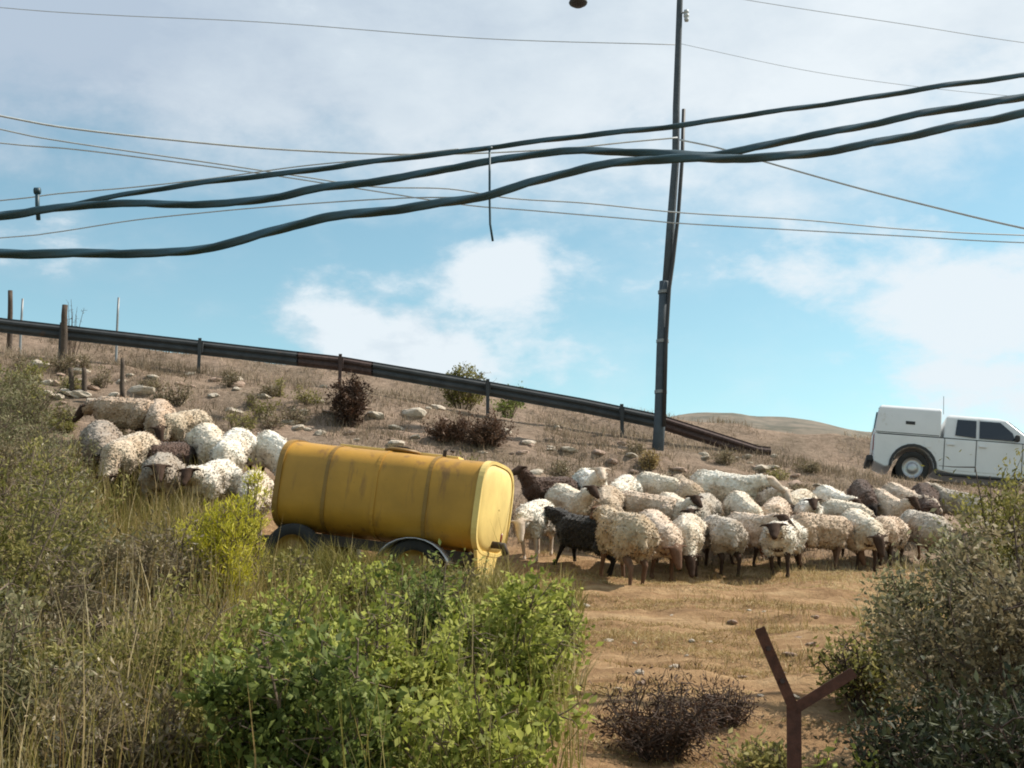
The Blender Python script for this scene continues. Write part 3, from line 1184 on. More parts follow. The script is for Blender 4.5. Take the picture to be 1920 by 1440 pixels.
def fuse(name, caps, voxel, smooth_it, wool=0.0, seed=0):
    bm = bmesh.new()
    for c in caps:
        capsule(bm, *c)
    bmesh.ops.recalc_face_normals(bm, faces=bm.faces)
    me = bpy.data.meshes.new('tmp')
    bm.to_mesh(me)
    bm.free()
    o = bpy.data.objects.new('tmp', me)
    col.objects.link(o)
    m = o.modifiers.new('r', 'REMESH')
    m.mode = 'VOXEL'
    m.voxel_size = voxel
    s = o.modifiers.new('s', 'SMOOTH')
    s.factor = .5
    s.iterations = smooth_it
    dg = bpy.context.evaluated_depsgraph_get()
    res = bpy.data.meshes.new_from_object(o.evaluated_get(dg))
    bpy.data.objects.remove(o)
    bpy.data.meshes.remove(me)
    res.name = name
    if wool:
        res.update()
        nrm = [v.normal.copy() for v in res.vertices]
        off = Vector((seed * 3.1, seed * 1.7, 0))
        for v, nn_ in zip(res.vertices, nrm):
            a = mnoise.noise((v.co + off) * 8.0)
            b_ = abs(mnoise.noise((v.co + off) * 26.0))
            c_ = mnoise.noise((v.co + off) * 52.0)
            v.co += nn_ * wool * (a * .55 + (b_ - .25) * 1.2 + c_ * .45)
    res.shade_smooth()
    return res


def sheep_mesh(pose, seed):
    """facing +x, hooves on z=0; returns (body mesh, fleece mesh)"""
    rs = random.Random(seed)
    # pose: (head point, muzzle point, front-left dx, front-right dx, hind-left dx, hind-right dx)
    poses = {
        'alert': ((.60, 0, .97), (.80, .0, .89), .03, -.05, .05, -.06),
        'level': ((.70, .03, .80), (.90, .06, .68), .10, -.08, -.08, .08),
        'graze': ((.74, .05, .34), (.84, .07, .14), .08, -.10, .06, -.05),
        'turned': ((.55, -.20, .93), (.66, -.36, .85), -.03, .05, .03, -.05),
        'low': ((.70, .02, .58), (.80, .05, .38), .05, -.07, .05, -.04),
        'walk': ((.66, -.02, .86), (.87, -.04, .77), .16, -.14, -.13, .13),
    }
    hd, mz, fl, fr_, hl, hr = poses[pose]
    hd, mz = Vector(hd), Vector(mz)
    caps = []
    caps.append(((-.34, 0, .60), (.30, 0, .60), .19, .18))          # trunk
    caps.append(((.28, 0, .58), (.34, 0, .52), .17, .13))           # chest
    caps.append(((-.20, 0, .52), (.18, 0, .50), .17, .17))          # belly
    nb = Vector((.36, 0, .68))
    mid = nb.lerp(hd, .55) + Vector((0, 0, .02))
    caps.append((nb, mid, .13, .095))
    caps.append((mid, hd, .095, .085))
    caps.append((hd, hd.lerp(mz, .5), .082, .068))
    caps.append((hd.lerp(mz, .45), mz, .064, .044))
    d = (mz - hd).normalized()
    side = d.cross(Vector((0, 0, 1))).normalized()
    for s in (-1, 1):
        e0 = hd + side * s * .065 + Vector((0, 0, .035)) - d * .02
        caps.append((e0, e0 + side * s * .075 + Vector((0, 0, -.02)) - d * .03, .026, .022))
        caps.append((e0 + side * s * .075 + Vector((0, 0, -.02)) - d * .03, e0 + side * s * .125 + Vector((0, 0, -.045)) - d * .04, .022, .012))
    for s, dx in ((1, fl), (-1, fr_)):
        y = s * .115
        kn = Vector((.29 + dx * .45, y, .28))
        ft = Vector((.28 + dx, y, .075))
        caps.append(((.27, y, .55), (.28 + dx * .15, y, .43), .10, .062))
        caps.append(((.28 + dx * .15, y, .43), kn, .062, .036))
        caps.append((kn, ft, .034, .026))
        caps.append((ft, ft + Vector((.025, 0, -.045)), .028, .034))
    for s, dx in ((1, hl), (-1, hr)):
        y = s * .12
        st = Vector((-.25 + dx * .2, y * 1.05, .42))
        hk = Vector((-.45 + dx * .6, y, .28))
        ft = Vector((-.42 + dx, y, .075))
        caps.append(((-.35, y, .58), st, .135, .085))
        caps.append((st, hk, .08, .038))
        caps.append((hk, ft, .036, .026))
        caps.append((ft, ft + Vector((.025, 0, -.045)), .028, .034))
    caps.append(((-.52, 0, .66), (-.57, 0, .47), .045, .03))
    body = fuse('sheep_body', caps, .017, 5)
    fc = []
    fc.append(((-.36, 0, .625), (.30, 0, .62), .235, .22))
    fc.append(((-.25, 0, .55), (.20, 0, .53), .205, .205))
    fc.append(((.26, 0, .60), (.36, 0, .58), .20, .155))
    fc.append(((-.36, .11, .58), (-.29, .125, .43), .185, .125))
    fc.append(((-.36, -.11, .58), (-.29, -.125, .43), .185, .125))
    fc.append(((.27, .10, .54), (.28, .115, .43), .155, .095))
    fc.append(((.27, -.10, .54), (.28, -.115, .43), .155, .095))
    fc.append((nb, mid, .165, .125))
    fc.append((mid, nb.lerp(hd, .82), .125, .10))
    fc.append(((-.54, 0, .68), (-.60, 0, .50), .06, .045))
    fleece = fuse('sheep_fleece', fc, .014, 5, .022, seed)
    return body, fleece


SHEEP = {k: sheep_mesh(k, i + 1) for i, k in enumerate(('alert', 'level', 'graze', 'turned', 'walk', 'low'))}


def locks_mesh(fleece, seed, n=4500):
    """short curling locks of wool standing off the fleece"""
    rg = np.random.default_rng(seed)
    nv = len(fleece.vertices)
    co = np.empty(nv * 3, np.float32)
    no = np.empty(nv * 3, np.float32)
    fleece.vertices.foreach_get('co', co)
    fleece.vertices.foreach_get('normal', no)
    co, no = co.reshape(-1, 3), no.reshape(-1, 3)
    k = rg.integers(0, nv, n)
    P, Nn = co[k] + rg.normal(0, .005, (n, 3)), no[k]
    D = Nn * .30 + rg.normal(0, .35, (n, 3))
    D[:, 2] -= .55
    D /= np.linalg.norm(D, axis=1)[:, None]
    side = np.cross(D, Nn + rg.normal(0, .2, (n, 3)))
    side /= np.linalg.norm(side, axis=1)[:, None] + 1e-9
    ln = rg.uniform(.018, .036, n)[:, None]
    wd = rg.uniform(.008, .015, n)[:, None]
    v0, v1 = P - side * wd - Nn * .004, P + side * wd - Nn * .004
    v2 = P + D * ln * .6 + Nn * ln * .12 + side * wd * .7
    v3 = P + D * ln + rg.normal(0, .004, (n, 3))
    Vv = np.stack([v0, v1, v2, v3], 1).reshape(-1, 3)
    b = np.arange(n) * 4
    Fc = np.stack([b, b + 1, b + 2, b, b + 2, b + 3], 1).ravel()
    me = bpy.data.meshes.new('wool_locks')
    me.vertices.add(len(Vv))
    me.vertices.foreach_set('co', Vv.astype(np.float32).ravel())
    me.loops.add(len(Fc))
    me.loops.foreach_set('vertex_index', Fc.astype(np.int32))
    me.polygons.add(n * 2)
    me.polygons.foreach_set('loop_start', np.arange(0, n * 6, 3).astype(np.int32))
    me.polygons.foreach_set('loop_total', np.full(n * 2, 3, np.int32))
    me.update(calc_edges=True)
    me.polygons.foreach_set('use_smooth', np.ones(n * 2, bool))
    me.normals_split_custom_set_from_vertices(np.repeat(Nn, 4, 0).tolist())
    me.materials.append(M['wool'])
    return me


LOCKS = {k: locks_mesh(v[1], i + 40) for i, (k, v) in enumerate(SHEEP.items())}
CREAM, WHITE, TAN, GREY = (.86, .77, .64), (.92, .88, .80), (.60, .48, .36), (.60, .54, .47)
BROWN, BLACK, PINKT = (.10, .055, .038), (.022, .018, .017), (.76, .62, .50)
FDARK, FPALE, FBRN = (.06, .038, .028), (.60, .50, .41), (.16, .095, .065)


def sheep(px, py, heading, pose, wool, face, size, label, group='flock of sheep'):
    """heading: degrees, 0 faces right in the photo, 90 away, -90 towards the camera"""
    p = hit(px, py)
    o = empty('sheep', p)
    # stand upright on the slope: legs follow half of the ground tilt
    gx_ = (gz(p.x + .3, p.y) - gz(p.x - .3, p.y)) / .6
    gy_ = (gz(p.x, p.y + .3) - gz(p.x, p.y - .3)) / .6
    h = R(heading)
    along = gx_ * math.cos(h) + gy_ * math.sin(h)
    o.rotation_euler = Euler((0, -math.atan(along) * .9, h), 'XYZ')
    size *= .87 if px > 600 else .82
    sv = random.Random(int(px * 7 + py))
    o.scale = (size * sv.uniform(.93, 1.06), size * sv.uniform(.9, 1.1), size * sv.uniform(.94, 1.05))
    # z so that the hooves touch the ground
    zs = [gz(p.x + size * (dx * math.cos(h) - dy * math.sin(h)), p.y + size * (dx * math.sin(h) + dy * math.cos(h))) for dx, dy in ((.3, .11), (.3, -.11), (-.4, .12), (-.4, -.12))]
    o.location.z = sum(zs) / 4 - .02
    bd, fl = SHEEP[pose]
    for nm, me, mt, c in (('body', bd, M['hide'], face), ('fleece', fl, M['wool'], wool)):
        c_ = bpy.data.objects.new(nm, me)
        if not me.materials:
            me.materials.append(mt)
        c_.color = (*c, 1)
        c_.parent = o
        col.objects.link(c_)
        if nm == 'fleece':
            l_ = bpy.data.objects.new('wool_locks', LOCKS[pose])
            l_.color = (*c, 1)
            l_.parent = c_
            l_['kind'] = 'stuff'
            col.objects.link(l_)
    tag(o, label, 'sheep', group)
    return o


S = [
    # front row, left to right
    (1006, 1050, -110, 'low', WHITE, FPALE, 1.0, 'white sheep right beside the sunlit end of the yellow tank'),
    (1092, 1066, 150, 'level', BLACK, BLACK, 1.0, 'black sheep half hidden behind the big tan sheep in front'),
    (1165, 1090, 108, 'level', (.62, .50, .36), FBRN, 1.18, 'big tan sheep, its rump to the camera, nearest of the flock'),
    (1228, 1070, -78, 'low', PINKT, FBRN, 1.0, 'pinkish sheep facing the camera just right of the big tan one'),
    (1292, 1068, -100, 'graze', CREAM, FDARK, .98, 'cream sheep with lowered dark face, second right of the big tan one'),
    (1350, 1064, 100, 'low', GREY, FDARK, .98, 'grey sheep seen from behind, middle left of the front row'),
    (1408, 1062, -62, 'level', PINKT, FDARK, 1.0, 'pale pink dark-faced sheep at the middle of the front row'),
    (1470, 1074, -112, 'level', WHITE, FDARK, 1.0, 'white sheep with dark face turned to the camera in front row'),
    (1540, 1064, 20, 'graze', (.64, .50, .38), FBRN, .95, 'tan grazing sheep side on in the front row'),
    (1612, 1066, -85, 'low', CREAM, FDARK, 1.0, 'cream dark-faced sheep in front row near the right bush'),
    (1668, 1060, -120, 'graze', PINKT, FDARK, .96, 'pinkish sheep with head down by the right bush'),
    (1724, 1056, 112, 'graze', GREY, FBRN, .96, 'greyish sheep at the right end of the front row'),
    # middle row
    (1060, 1012, -60, 'alert', CREAM, FDARK, .95, 'cream sheep with dark face behind the white one by the tank'),
    (1140, 1018, -95, 'graze', TAN, FDARK, .95, 'tan sheep with head down behind the black one'),
    (1204, 1014, 160, 'low', PINKT, FBRN, .95, 'pinkish sheep facing left behind the pinkish front one'),
    (1262, 1016, -70, 'alert', CREAM, FDARK, .92, 'cream dark-faced sheep in the middle row below the pole'),
    (1322, 1020, -115, 'level', GREY, FDARK, .95, 'grey dark-faced sheep in the middle row'),
    (1390, 1016, -80, 'graze', CREAM, FBRN, .95, 'cream sheep with lowered head between the white ones'),
    (1458, 1018, 70, 'low', PINKT, FBRN, .92, 'pinkish sheep walking away in the middle row'),
    (1520, 1020, -98, 'alert', WHITE, FDARK, .9, 'white dark-faced sheep in the middle row left of the dark ones'),
    (1580, 1018, -60, 'low', CREAM, FDARK, .92, 'cream sheep in the middle row below the pickup bumper'),
    (1650, 1014, -65, 'alert', PINKT, FDARK, .95, 'pinkish dark-faced sheep below the dark-fleeced one'),
    # rear row
    (1032, 980, -150, 'alert', BROWN, FDARK, .92, 'dark brown sheep raising its head behind the tank end'),
    (1105, 985, -80, 'alert', WHITE, FPALE, 1.0, 'white sheep with raised pale head behind the black sheep'),
    (1172, 978, -110, 'low', WHITE, FBRN, .95, 'white sheep in rear row, left of the raised cream head'),
    (1228, 976, -55, 'low', CREAM, FDARK, .95, 'cream sheep in rear row straight below the pole'),
    (1284, 984, 95, 'level', TAN, FDARK, .95, 'brownish sheep seen from behind in the rear row below the pole'),
    (1352, 984, -25, 'level', WHITE, FPALE, 1.08, 'largest white sheep, nearly side on in the rear row'),
    (1438, 986, -80, 'level', WHITE, FPALE, 1.0, 'white pale-faced sheep right of the largest white one'),
    (1502, 998, -120, 'low', CREAM, FDARK, .88, 'cream dark-faced sheep at the right slope of the rear row'),
    (1556, 994, -70, 'level', WHITE, FDARK, .88, 'white sheep with dark face left of the dark-fleeced sheep'),
    (1620, 990, -95, 'low', BROWN, BLACK, .98, 'dark-fleeced sheep below the rear bumper of the pickup'),
    (1682, 992, -60, 'level', PINKT, FPALE, .92, 'pale sheep below the rear wheel of the pickup'),
    (1736, 1006, -100, 'level', BROWN, FDARK, 1.0, 'dark brown sheep at the right end of the flock by the bush'),
    (1782, 990, 150, 'level', GREY, FPALE, .9, 'grey-white sheep half hidden behind the right bush'),
    # left group
    (222, 838, 170, 'low', (.60, .46, .35), FDARK, 1.12, 'tan-pink sheep standing highest in the left group'),
    (296, 846, -75, 'low', (.60, .46, .35), FDARK, 1.12, 'tan-pink sheep with dark brown face in the left group, facing the camera'),
    (352, 858, -120, 'graze', (.62, .52, .40), FBRN, 1.05, 'beige sheep at the back between the tan-pink and the white sheep'),
    (186, 905, -70, 'low', (.40, .33, .27), BLACK, 1.12, 'grey-brown sheep with black face at the left end of the left group'),
    (250, 925, -105, 'graze', (.66, .55, .43), FDARK, 1.15, 'beige sheep with lowered dark head in the middle of the left group'),
    (316, 912, 60, 'low', BROWN, FDARK, 1.0, 'dark brown sheep in the left group seen from behind'),
    (300, 965, -80, 'level', (.42, .36, .30), FDARK, 1.1, 'grey dark-faced sheep in the weeds, lowest of the left group'),
    (384, 912, -60, 'low', CREAM, FDARK, 1.1, 'cream dark-faced sheep between the left group and the white pair'),
    (442, 925, -95, 'graze', WHITE, FDARK, 1.2, 'white sheep left of the yellow tank, dark face lowered'),
    (500, 925, -40, 'low', WHITE, FDARK, 1.12, 'white sheep half hidden by the left end of the tank'),
    (405, 975, -110, 'level', WHITE, FDARK, 1.05, 'white sheep with dark face just above the bright yellow-green bush'),
    (474, 990, -80, 'low', CREAM, FPALE, 1.0, 'cream sheep among the yellow sprigs left of the tank'),
]
for a in S:
    sheep(*a)

# ------------------------------------------------------------------ vegetation builders
def leaves(C, D, size, width, tintv, fold=.35, rg=rng):
    """folded two-triangle leaves: C base points (n,3), D unit directions"""
    n = len(C)
    a = rg.normal(size=(n, 3))
    side = np.cross(D, a)
    side /= np.linalg.norm(side, axis=1)[:, None] + 1e-9
    nrm = np.cross(side, D)
    sz = size[:, None]
    v0 = C
    v1 = C + D * sz * .5 + side * sz * width * .5 + nrm * sz * fold * .25
    v2 = C + D * sz
    v3 = C + D * sz * .5 - side * sz * width * .5 + nrm * sz * fold * .25
    Vv = np.stack([v0, v1, v2, v3], 1).reshape(-1, 3)
    b = np.arange(n) * 4
    Fc = np.stack([b, b + 1, b + 2, b, b + 2, b + 3], 1).ravel()
    return Vv, Fc, np.full(n * 2, 3), np.repeat(tintv, 4)


def blades(P, h, lean, width, tintv, curl=.5, rg=rng):
    """grass blades: P roots (n,3), h heights, lean (n,2) tip offset as fraction of the height"""
    n = len(P)
    ang = rg.uniform(0, math.pi, n)
    sx = np.stack([np.cos(ang), np.sin(ang), np.zeros(n)], 1) * (width / 2)[:, None]
    up = np.zeros((n, 3))
    up[:, 2] = 1
    ln = np.concatenate([lean, np.zeros((n, 1))], 1)
    mid = P + (up * .55 + ln * .3) * h[:, None]
    drop = np.clip(np.linalg.norm(lean, axis=1), 0, 1.4) * curl * .5
    tip = P + (up * (1 - drop)[:, None] + ln) * h[:, None]
    Vv = np.stack([P - sx, P + sx, mid + sx * .7, mid - sx * .7, tip], 1).reshape(-1, 3)
    b = np.arange(n) * 5
    quad = np.stack([b, b + 1, b + 2, b + 3], 1)
    tri = np.stack([b + 3, b + 2, b + 4], 1)
    Fc = np.concatenate([quad.ravel(), tri.ravel()])
    return Vv, Fc, np.concatenate([np.full(n, 4), np.full(n, 3)]), np.repeat(tintv, 5)


def scatter_ground(n, x0, x1, y0, y1, keep=None, patch=0.0, seed=0):
    x = rng.uniform(x0, x1, n)
    y = rng.uniform(y0, y1, n)
    k = np.ones(n, bool)
    if patch:
        k &= (fbm(x * .9, y * .9, seed, 3) + rng.normal(0, .12, n)) > (patch - .5)
    if keep is not None:
        k &= keep(x, y)
    x, y = x[k], y[k]
    return np.stack([x, y, ground(x, y) - .01], 1)


def px_of(x, y):
    return 960 + F * x / y * CP


def grass(name, P, hmin, hmax, wmin, wmax, mat, lean=.45, curl=.5, bias=(0, 0), tpatch=(.7, 40)):
    n = len(P)
    h = rng.uniform(hmin, hmax, n) * (1 + .5 * fbm(P[:, 0] * 1.3, P[:, 1] * 1.3, 77, 2))
    ln = rng.normal(0, lean, (n, 2)) + np.array(bias)
    wd = rng.uniform(wmin, wmax, n)
    t = np.clip(rng.normal(.5, .22, n) + tpatch[0] * fbm(P[:, 0] * .8, P[:, 1] * .8, tpatch[1], 3), 0, 1)
    o = np_mesh(name, *blades(P, h, ln, wd, t, curl), M[mat] if isinstance(mat, str) else mat) if False else None
    Vv, Fc, lt, tt = blades(P, h, ln, wd, t, curl)
    o = np_mesh(name, Vv, Fc, lt, M[mat], None, tt)
    return tag(o, kind='stuff')


def shrub(name, label, base, height, radius, stems, twigs, n_leaf, leaf, lw, mat, stem_mat='twig', group=None, cat='shrub', spread=.8,
          clump=.10, upward=.3, hollow=.0, seed=0, tshift=0.0, droop=0.0, thick=.012, even=.5):
    rg = np.random.default_rng(seed + 100)
    o = empty(name, base)
    tag(o, label, cat, group)
    sb = MB()
    anchors = []
    for i in range(stems):
        a = rg.uniform(0, 2 * math.pi)
        tilt = spread * math.sqrt(rg.uniform(0, 1))
        end = Vector((math.cos(a) * radius * tilt, math.sin(a) * radius * tilt, height * (1 - .45 * tilt ** 2) * rg.uniform(even, 1.12 if even < .7 else 1.0)))
        root = Vector((math.cos(a) * radius * .12, math.sin(a) * radius * .12, -.05))
        ctrl = root.lerp(end, .5) + Vector((rg.normal(0, .06), rg.normal(0, .06), height * .10)) * 1.0
        pts = []
        for k in range(6):
            t = k / 5
            pts.append(root * (1 - t) ** 2 + ctrl * 2 * t * (1 - t) + end * t * t)
        th = thick * rg.uniform(.7, 1.2)
        sb.tube(pts, [th * (1 - .75 * k / 5) for k in range(6)], 4, False)
        for j in range(twigs):
            t = rg.uniform(.25, 1.0)
            q = root * (1 - t) ** 2 + ctrl * 2 * t * (1 - t) + end * t * t
            dr = Vector((rg.normal(), rg.normal(), rg.normal() * .7 + upward)).normalized()
            ln = radius * rg.uniform(.14, .36) * (1.5 if rg.random() < .15 and even < .7 else 1.0)
            e_ = q + dr * ln + Vector((0, 0, -droop * ln))
            m_ = q.lerp(e_, .5) + Vector((rg.normal(), rg.normal(), rg.normal())) * ln * .12
            sb.tube([q, m_, e_], [th * .38, th * .28, th * .12], 3, False)
            anchors.append((q, m_, e_))
    sb.build('stems', M[stem_mat], o)
    A = np.array([[list(a), list(m_), list(e_)] for a, m_, e_ in anchors])
    wts = rg.gamma(.9, 1.0, len(A)) + .05
    k = rg.choice(len(A), n_leaf, p=wts / wts.sum())
    t = np.sqrt(rg.uniform(.05, 1, n_leaf))[:, None]
    C = np.where(t < .5, A[k, 0] + (A[k, 1] - A[k, 0]) * t * 2, A[k, 1] + (A[k, 2] - A[k, 1]) * (t * 2 - 1))
    C = C + rg.normal(0, clump * .35, (n_leaf, 3))
    D = (A[k, 2] - A[k, 0])
    D = D / (np.linalg.norm(D, axis=1)[:, None] + 1e-9) * .6 + rg.normal(0, .55, (n_leaf, 3))
    D[:, 2] += upward * .5 - droop
    D /= np.linalg.norm(D, axis=1)[:, None]
    # never under the ground
    C[:, 2] = np.maximum(C[:, 2], .02)
    tv = np.clip(rg.normal(.5 + tshift, .2, n_leaf) + (rg.uniform(-.25, .25, len(A)))[k], 0, 1)
    Vv, Fc, lt, tt = leaves(C, D, leaf * rg.uniform(.45, 1.45, n_leaf), lw, tv, rg=rg)
    np_mesh('foliage', Vv, Fc, lt, M[mat], o, tt)
    return o


def spot(px, y):
    return at_depth(px, y)


# ------------------------------------------------------------------ rocks
def rock_mesh(seed):
    bm = bmesh.new()
    bmesh.ops.create_icosphere(bm, subdivisions=2, radius=1)
    off = Vector((seed * 7.3, seed * 2.1, seed))
    for v in bm.verts:
        d = 1 + .38 * mnoise.noise(v.co * 1.1 + off) + .18 * mnoise.noise(v.co * 2.7 + off)
        v.co *= d
        v.co.z *= .62
        v.co.x *= 1.2
    me = bpy.data.meshes.new('rock')
    bm.to_mesh(me)
    bm.free()
    return me


ROCKS = [rock_mesh(i) for i in range(7)]
for m_ in ROCKS:
    m_.materials.append(M['stone'])
ROCKS2 = []
for m_ in ROCKS[:4]:
    c_ = m_.copy()
    c_.materials.clear()
    c_.materials.append(M['stone2'])
    ROCKS2.append(c_)


def rock(p, s, k, label, group, name='rock'):
    o = bpy.data.objects.new(name, k)
    o.location = (p.x, p.y, gz(p.x, p.y) - s * .10)
    o.scale = (s * random.uniform(.8, 1.3), s * random.uniform(.8, 1.2), s * random.uniform(.6, 1.0))
    o.rotation_euler = (random.uniform(-.3, .3), random.uniform(-.3, .3), random.uniform(0, 6.28))
    col.objects.link(o)
    return tag(o, label, 'rock', group)


for (px, py, s, l) in ((265, 735, .22, 'pale boulder above the tan-pink sheep, below the brown stake'),
                       (75, 688, .17, 'pale boulder at the far left below the guardrail'),
                       (207, 912, .20, 'pale boulder lying in weeds left of the white sheep'),
                       (705, 782, .16, 'pale boulder right of the round dark bush'),
                       (775, 775, .17, 'whitish boulder between round dark bush and reddish scrub'),
                       (745, 805, .13, 'low pale boulder above the trailer rim'),
                       (990, 830, .15, 'lone pale boulder right of the reddish scrub'),
                       (1070, 845, .17, 'broad flat pale rock above the rear row of sheep'),
                       (1290, 812, .20, 'pinkish boulder right of the pole foot')):
    rock(hit(px, py), s, (ROCKS2 if 'pinkish' in l else ROCKS)[random.randrange(4)], l, 'boulders on the hillside')
for i in range(130):
    px, py = random.uniform(60, 1560), 0
    top = np.interp(px, [0, 640, 1240, 1600], [650, 715, 815, 860])
    py = random.uniform(top, top + 120)
    p = hit(px, py)
    if p.y > 24 or p.y < 17.5:
        continue
    pk = random.random() < .36
    rock(p, random.choice((.05, .06, .08, .10, .12, .15)), random.choice(ROCKS2 if pk else ROCKS), 'small %s stone lying on the dry slope below the guardrail' % ('pinkish' if pk else 'pale'), 'loose stones on the slope', 'stone')
for i in range(26):
    p = hit(random.uniform(1080, 1600), random.uniform(1110, 1330))
    pk = random.random() < .36
    rock(p, random.choice((.02, .03, .03, .045)), random.choice(ROCKS2 if pk else ROCKS), 'small ' + ('pinkish' if pk else 'pale') + ' stone lying on the bare tan soil in front of the sheep', 'stones on the bare soil', 'stone')

# ------------------------------------------------------------------ hillside vegetation
P = scatter_ground(80000, -14, 12, 17.2, 24.2, None, .46, 5)
grass('slope_grass', P, .05, .20, .006, .014, 'slopegrass', .6, .6)
P = scatter_ground(22000, -16, 14, 29.3, 33, None, .5, 6)
grass('bank_grass', P, .06, .24, .010, .02, 'slopegrass', .5, .6)
P = scatter_ground(7000, -14, 9, 23.4, 24.4, None, .45, 8)
grass('verge_grass', P, .10, .30, .007, .014, 'slopegrass', .35, .6)

SHR = 'low scrub on the hillside'
shrub('scrub_bush', 'round dark brown bush below the guardrail, above the trailer', spot(652, 21.8), .82, .52, 22, 15, 6400, .05, .5, 'redbrush', 'twigdark', SHR, even=.8, seed=1, tshift=-.42)
shrub('scrub_bush', 'wide reddish brown scrub right of the round dark bush', spot(905, 21.7), .50, .70, 24, 15, 5200, .05, .45, 'redbrush', 'twigdark', SHR, seed=2, tshift=.0)
shrub('scrub_bush', 'smaller reddish scrub joining the wide one on its left', spot(835, 21.6), .40, .42, 14, 12, 2600, .05, .45, 'redbrush', 'twigdark', SHR, seed=3)
shrub('green_bush', 'low green bush growing over the guardrail at mid slope', spot(868, 24.75), .92, .74, 22, 14, 4200, .05, .5, 'leaf_olive', 'twig', SHR, seed=4, tshift=-.1, even=.8)
shrub('green_bush', 'small green bush on the guardrail right of the larger one', spot(950, 24.6), .72, .42, 14, 10, 1500, .05, .5, 'leaf_dark', 'twig', SHR, seed=41, tshift=.15)
shrub('scrub_bush', 'orange-brown tuft at the foot of the pole', spot(1215, 21.9), .26, .24, 12, 10, 900, .05, .35, 'straw', 'twig', SHR, seed=5, tshift=-.15)
shrub('olive_bush', 'olive bush at the left edge below the guardrail', spot(25, 20.5), .75, .7, 16, 14, 3600, .055, .45, 'leaf_olive', 'twig', SHR, seed=6)
shrub('bare_shrub', 'thin leafless twigs against the sky beside the dark post', spot(130, 24.6), 1.35, .32, 9, 9, 60, .03, .5, 'leaf_brown', 'twigdark', SHR, seed=7)
hid = 0
for i in range(70):
    px = random.uniform(-40, 1560)
    y = random.uniform(18.5, 23.3)
    p = spot(px, y)
    if 590 < px < 1010 and y > 20:
        continue
    k = random.random()
    if i % 3 == 0:
        k = .1
    shrub('scrub_tuft', 'small %s tuft of scrub dotted on the slope' % ('brown' if k < .5 else ('straw-coloured' if k < .7 else 'olive-green')), p, random.uniform(.16, .38), random.uniform(.18, .46), 10, 9, 640, .045, .35,
          'leaf_brown' if k < .5 else ('straw' if k < .7 else 'leaf_olive'), 'twig', 'dry tufts dotted on the slope', seed=200 + i)

# ------------------------------------------------------------------ soil litter, straw
def soil_keep(x, y):
    px = px_of(x, y)
    return (px > 1010) & (px < 1680)


P = scatter_ground(120000, .0, 6.0, 7.2, 18, lambda x, y: soil_keep(x, y) & (fbm(x * .6, y * 3.4 + .6 * x, 91, 3) > .02), 0, 12)
grass('soil_straw', P, .02, .075, .004, .009, 'straw', 1.3, 1.4)
P = scatter_ground(26000, .0, 6.0, 7.2, 18, lambda x, y: soil_keep(x, y) & (fbm(x * .8, y * 2.6 + .4 * x, 191, 3) > .2), 0, 14)
grass('soil_tufts', P, .05, .16, .004, .009, 'straw', .6, .6)

# ------------------------------------------------------------------ foreground: left weed bank
def left_keep(x, y):
    px = px_of(x, y)
    lim = np.interp(y, [5, 8, 10, 12, 14, 18], [700, 620, 560, 500, 470, 420])
    return px < lim + 60 * fbm(x * 2, y * 2, 3, 2)


P = scatter_ground(60000, -9.5, -1.0, 6.0, 18.5, left_keep, .42, 15)
grass('weeds', P, .22, .62, .006, .014, 'weed', .32, .5)
P = scatter_ground(15000, -9.5, -.8, 6.2, 17, left_keep, .58, 16)
grass('dry_grass', P, .35, .85, .005, .011, 'straw', .28, .5)
P = scatter_ground(3600, -9.5, -.6, 5.6, 15.5, left_keep, .5, 61)
grass('dry_stalks', P, .55, 1.15, .006, .012, 'straw', .16, .3)
P = scatter_ground(2600, -2.4, 1.2, 5.4, 10.5, lambda x, y: px_of(x, y) < 1080, .5, 62)
grass('stalks_among_bushes', P, .5, 1.1, .005, .010, 'weed', .2, .3)
P = scatter_ground(9000, -7.5, -2.2, 12.5, 17.4, lambda x, y: (px_of(x, y) > 110) & (px_of(x, y) < 505), .45, 63)
grass('weeds_round_left_sheep', P, .35, .75, .006, .013, 'weed', .25, .4)
# weeds under the trailer and in the middle
P = scatter_ground(26000, -4.5, 1.6, 6.5, 14.4, lambda x, y: px_of(x, y) < 1090, .42, 18)
grass('weeds_in_front_of_trailer', P, .12, .36, .006, .013, 'weed', .4, .5)
P = scatter_ground(16000, -3.4, .6, 11.2, 13.9, lambda x, y: (px_of(x, y) < 960) & (px_of(x, y) > 440), .40, 28)
grass('tall_weeds_at_trailer', P, .16, .52, .006, .013, 'weed', .35, .5)
P = scatter_ground(12000, 3.0, 9.5, 7.0, 17.5, lambda x, y: px_of(x, y) > np.interp(y, [7, 12, 17], [1480, 1600, 1660]), .42, 19)
grass('weeds_by_right_bush', P, .15, .45, .006, .012, 'weed', .4, .5)

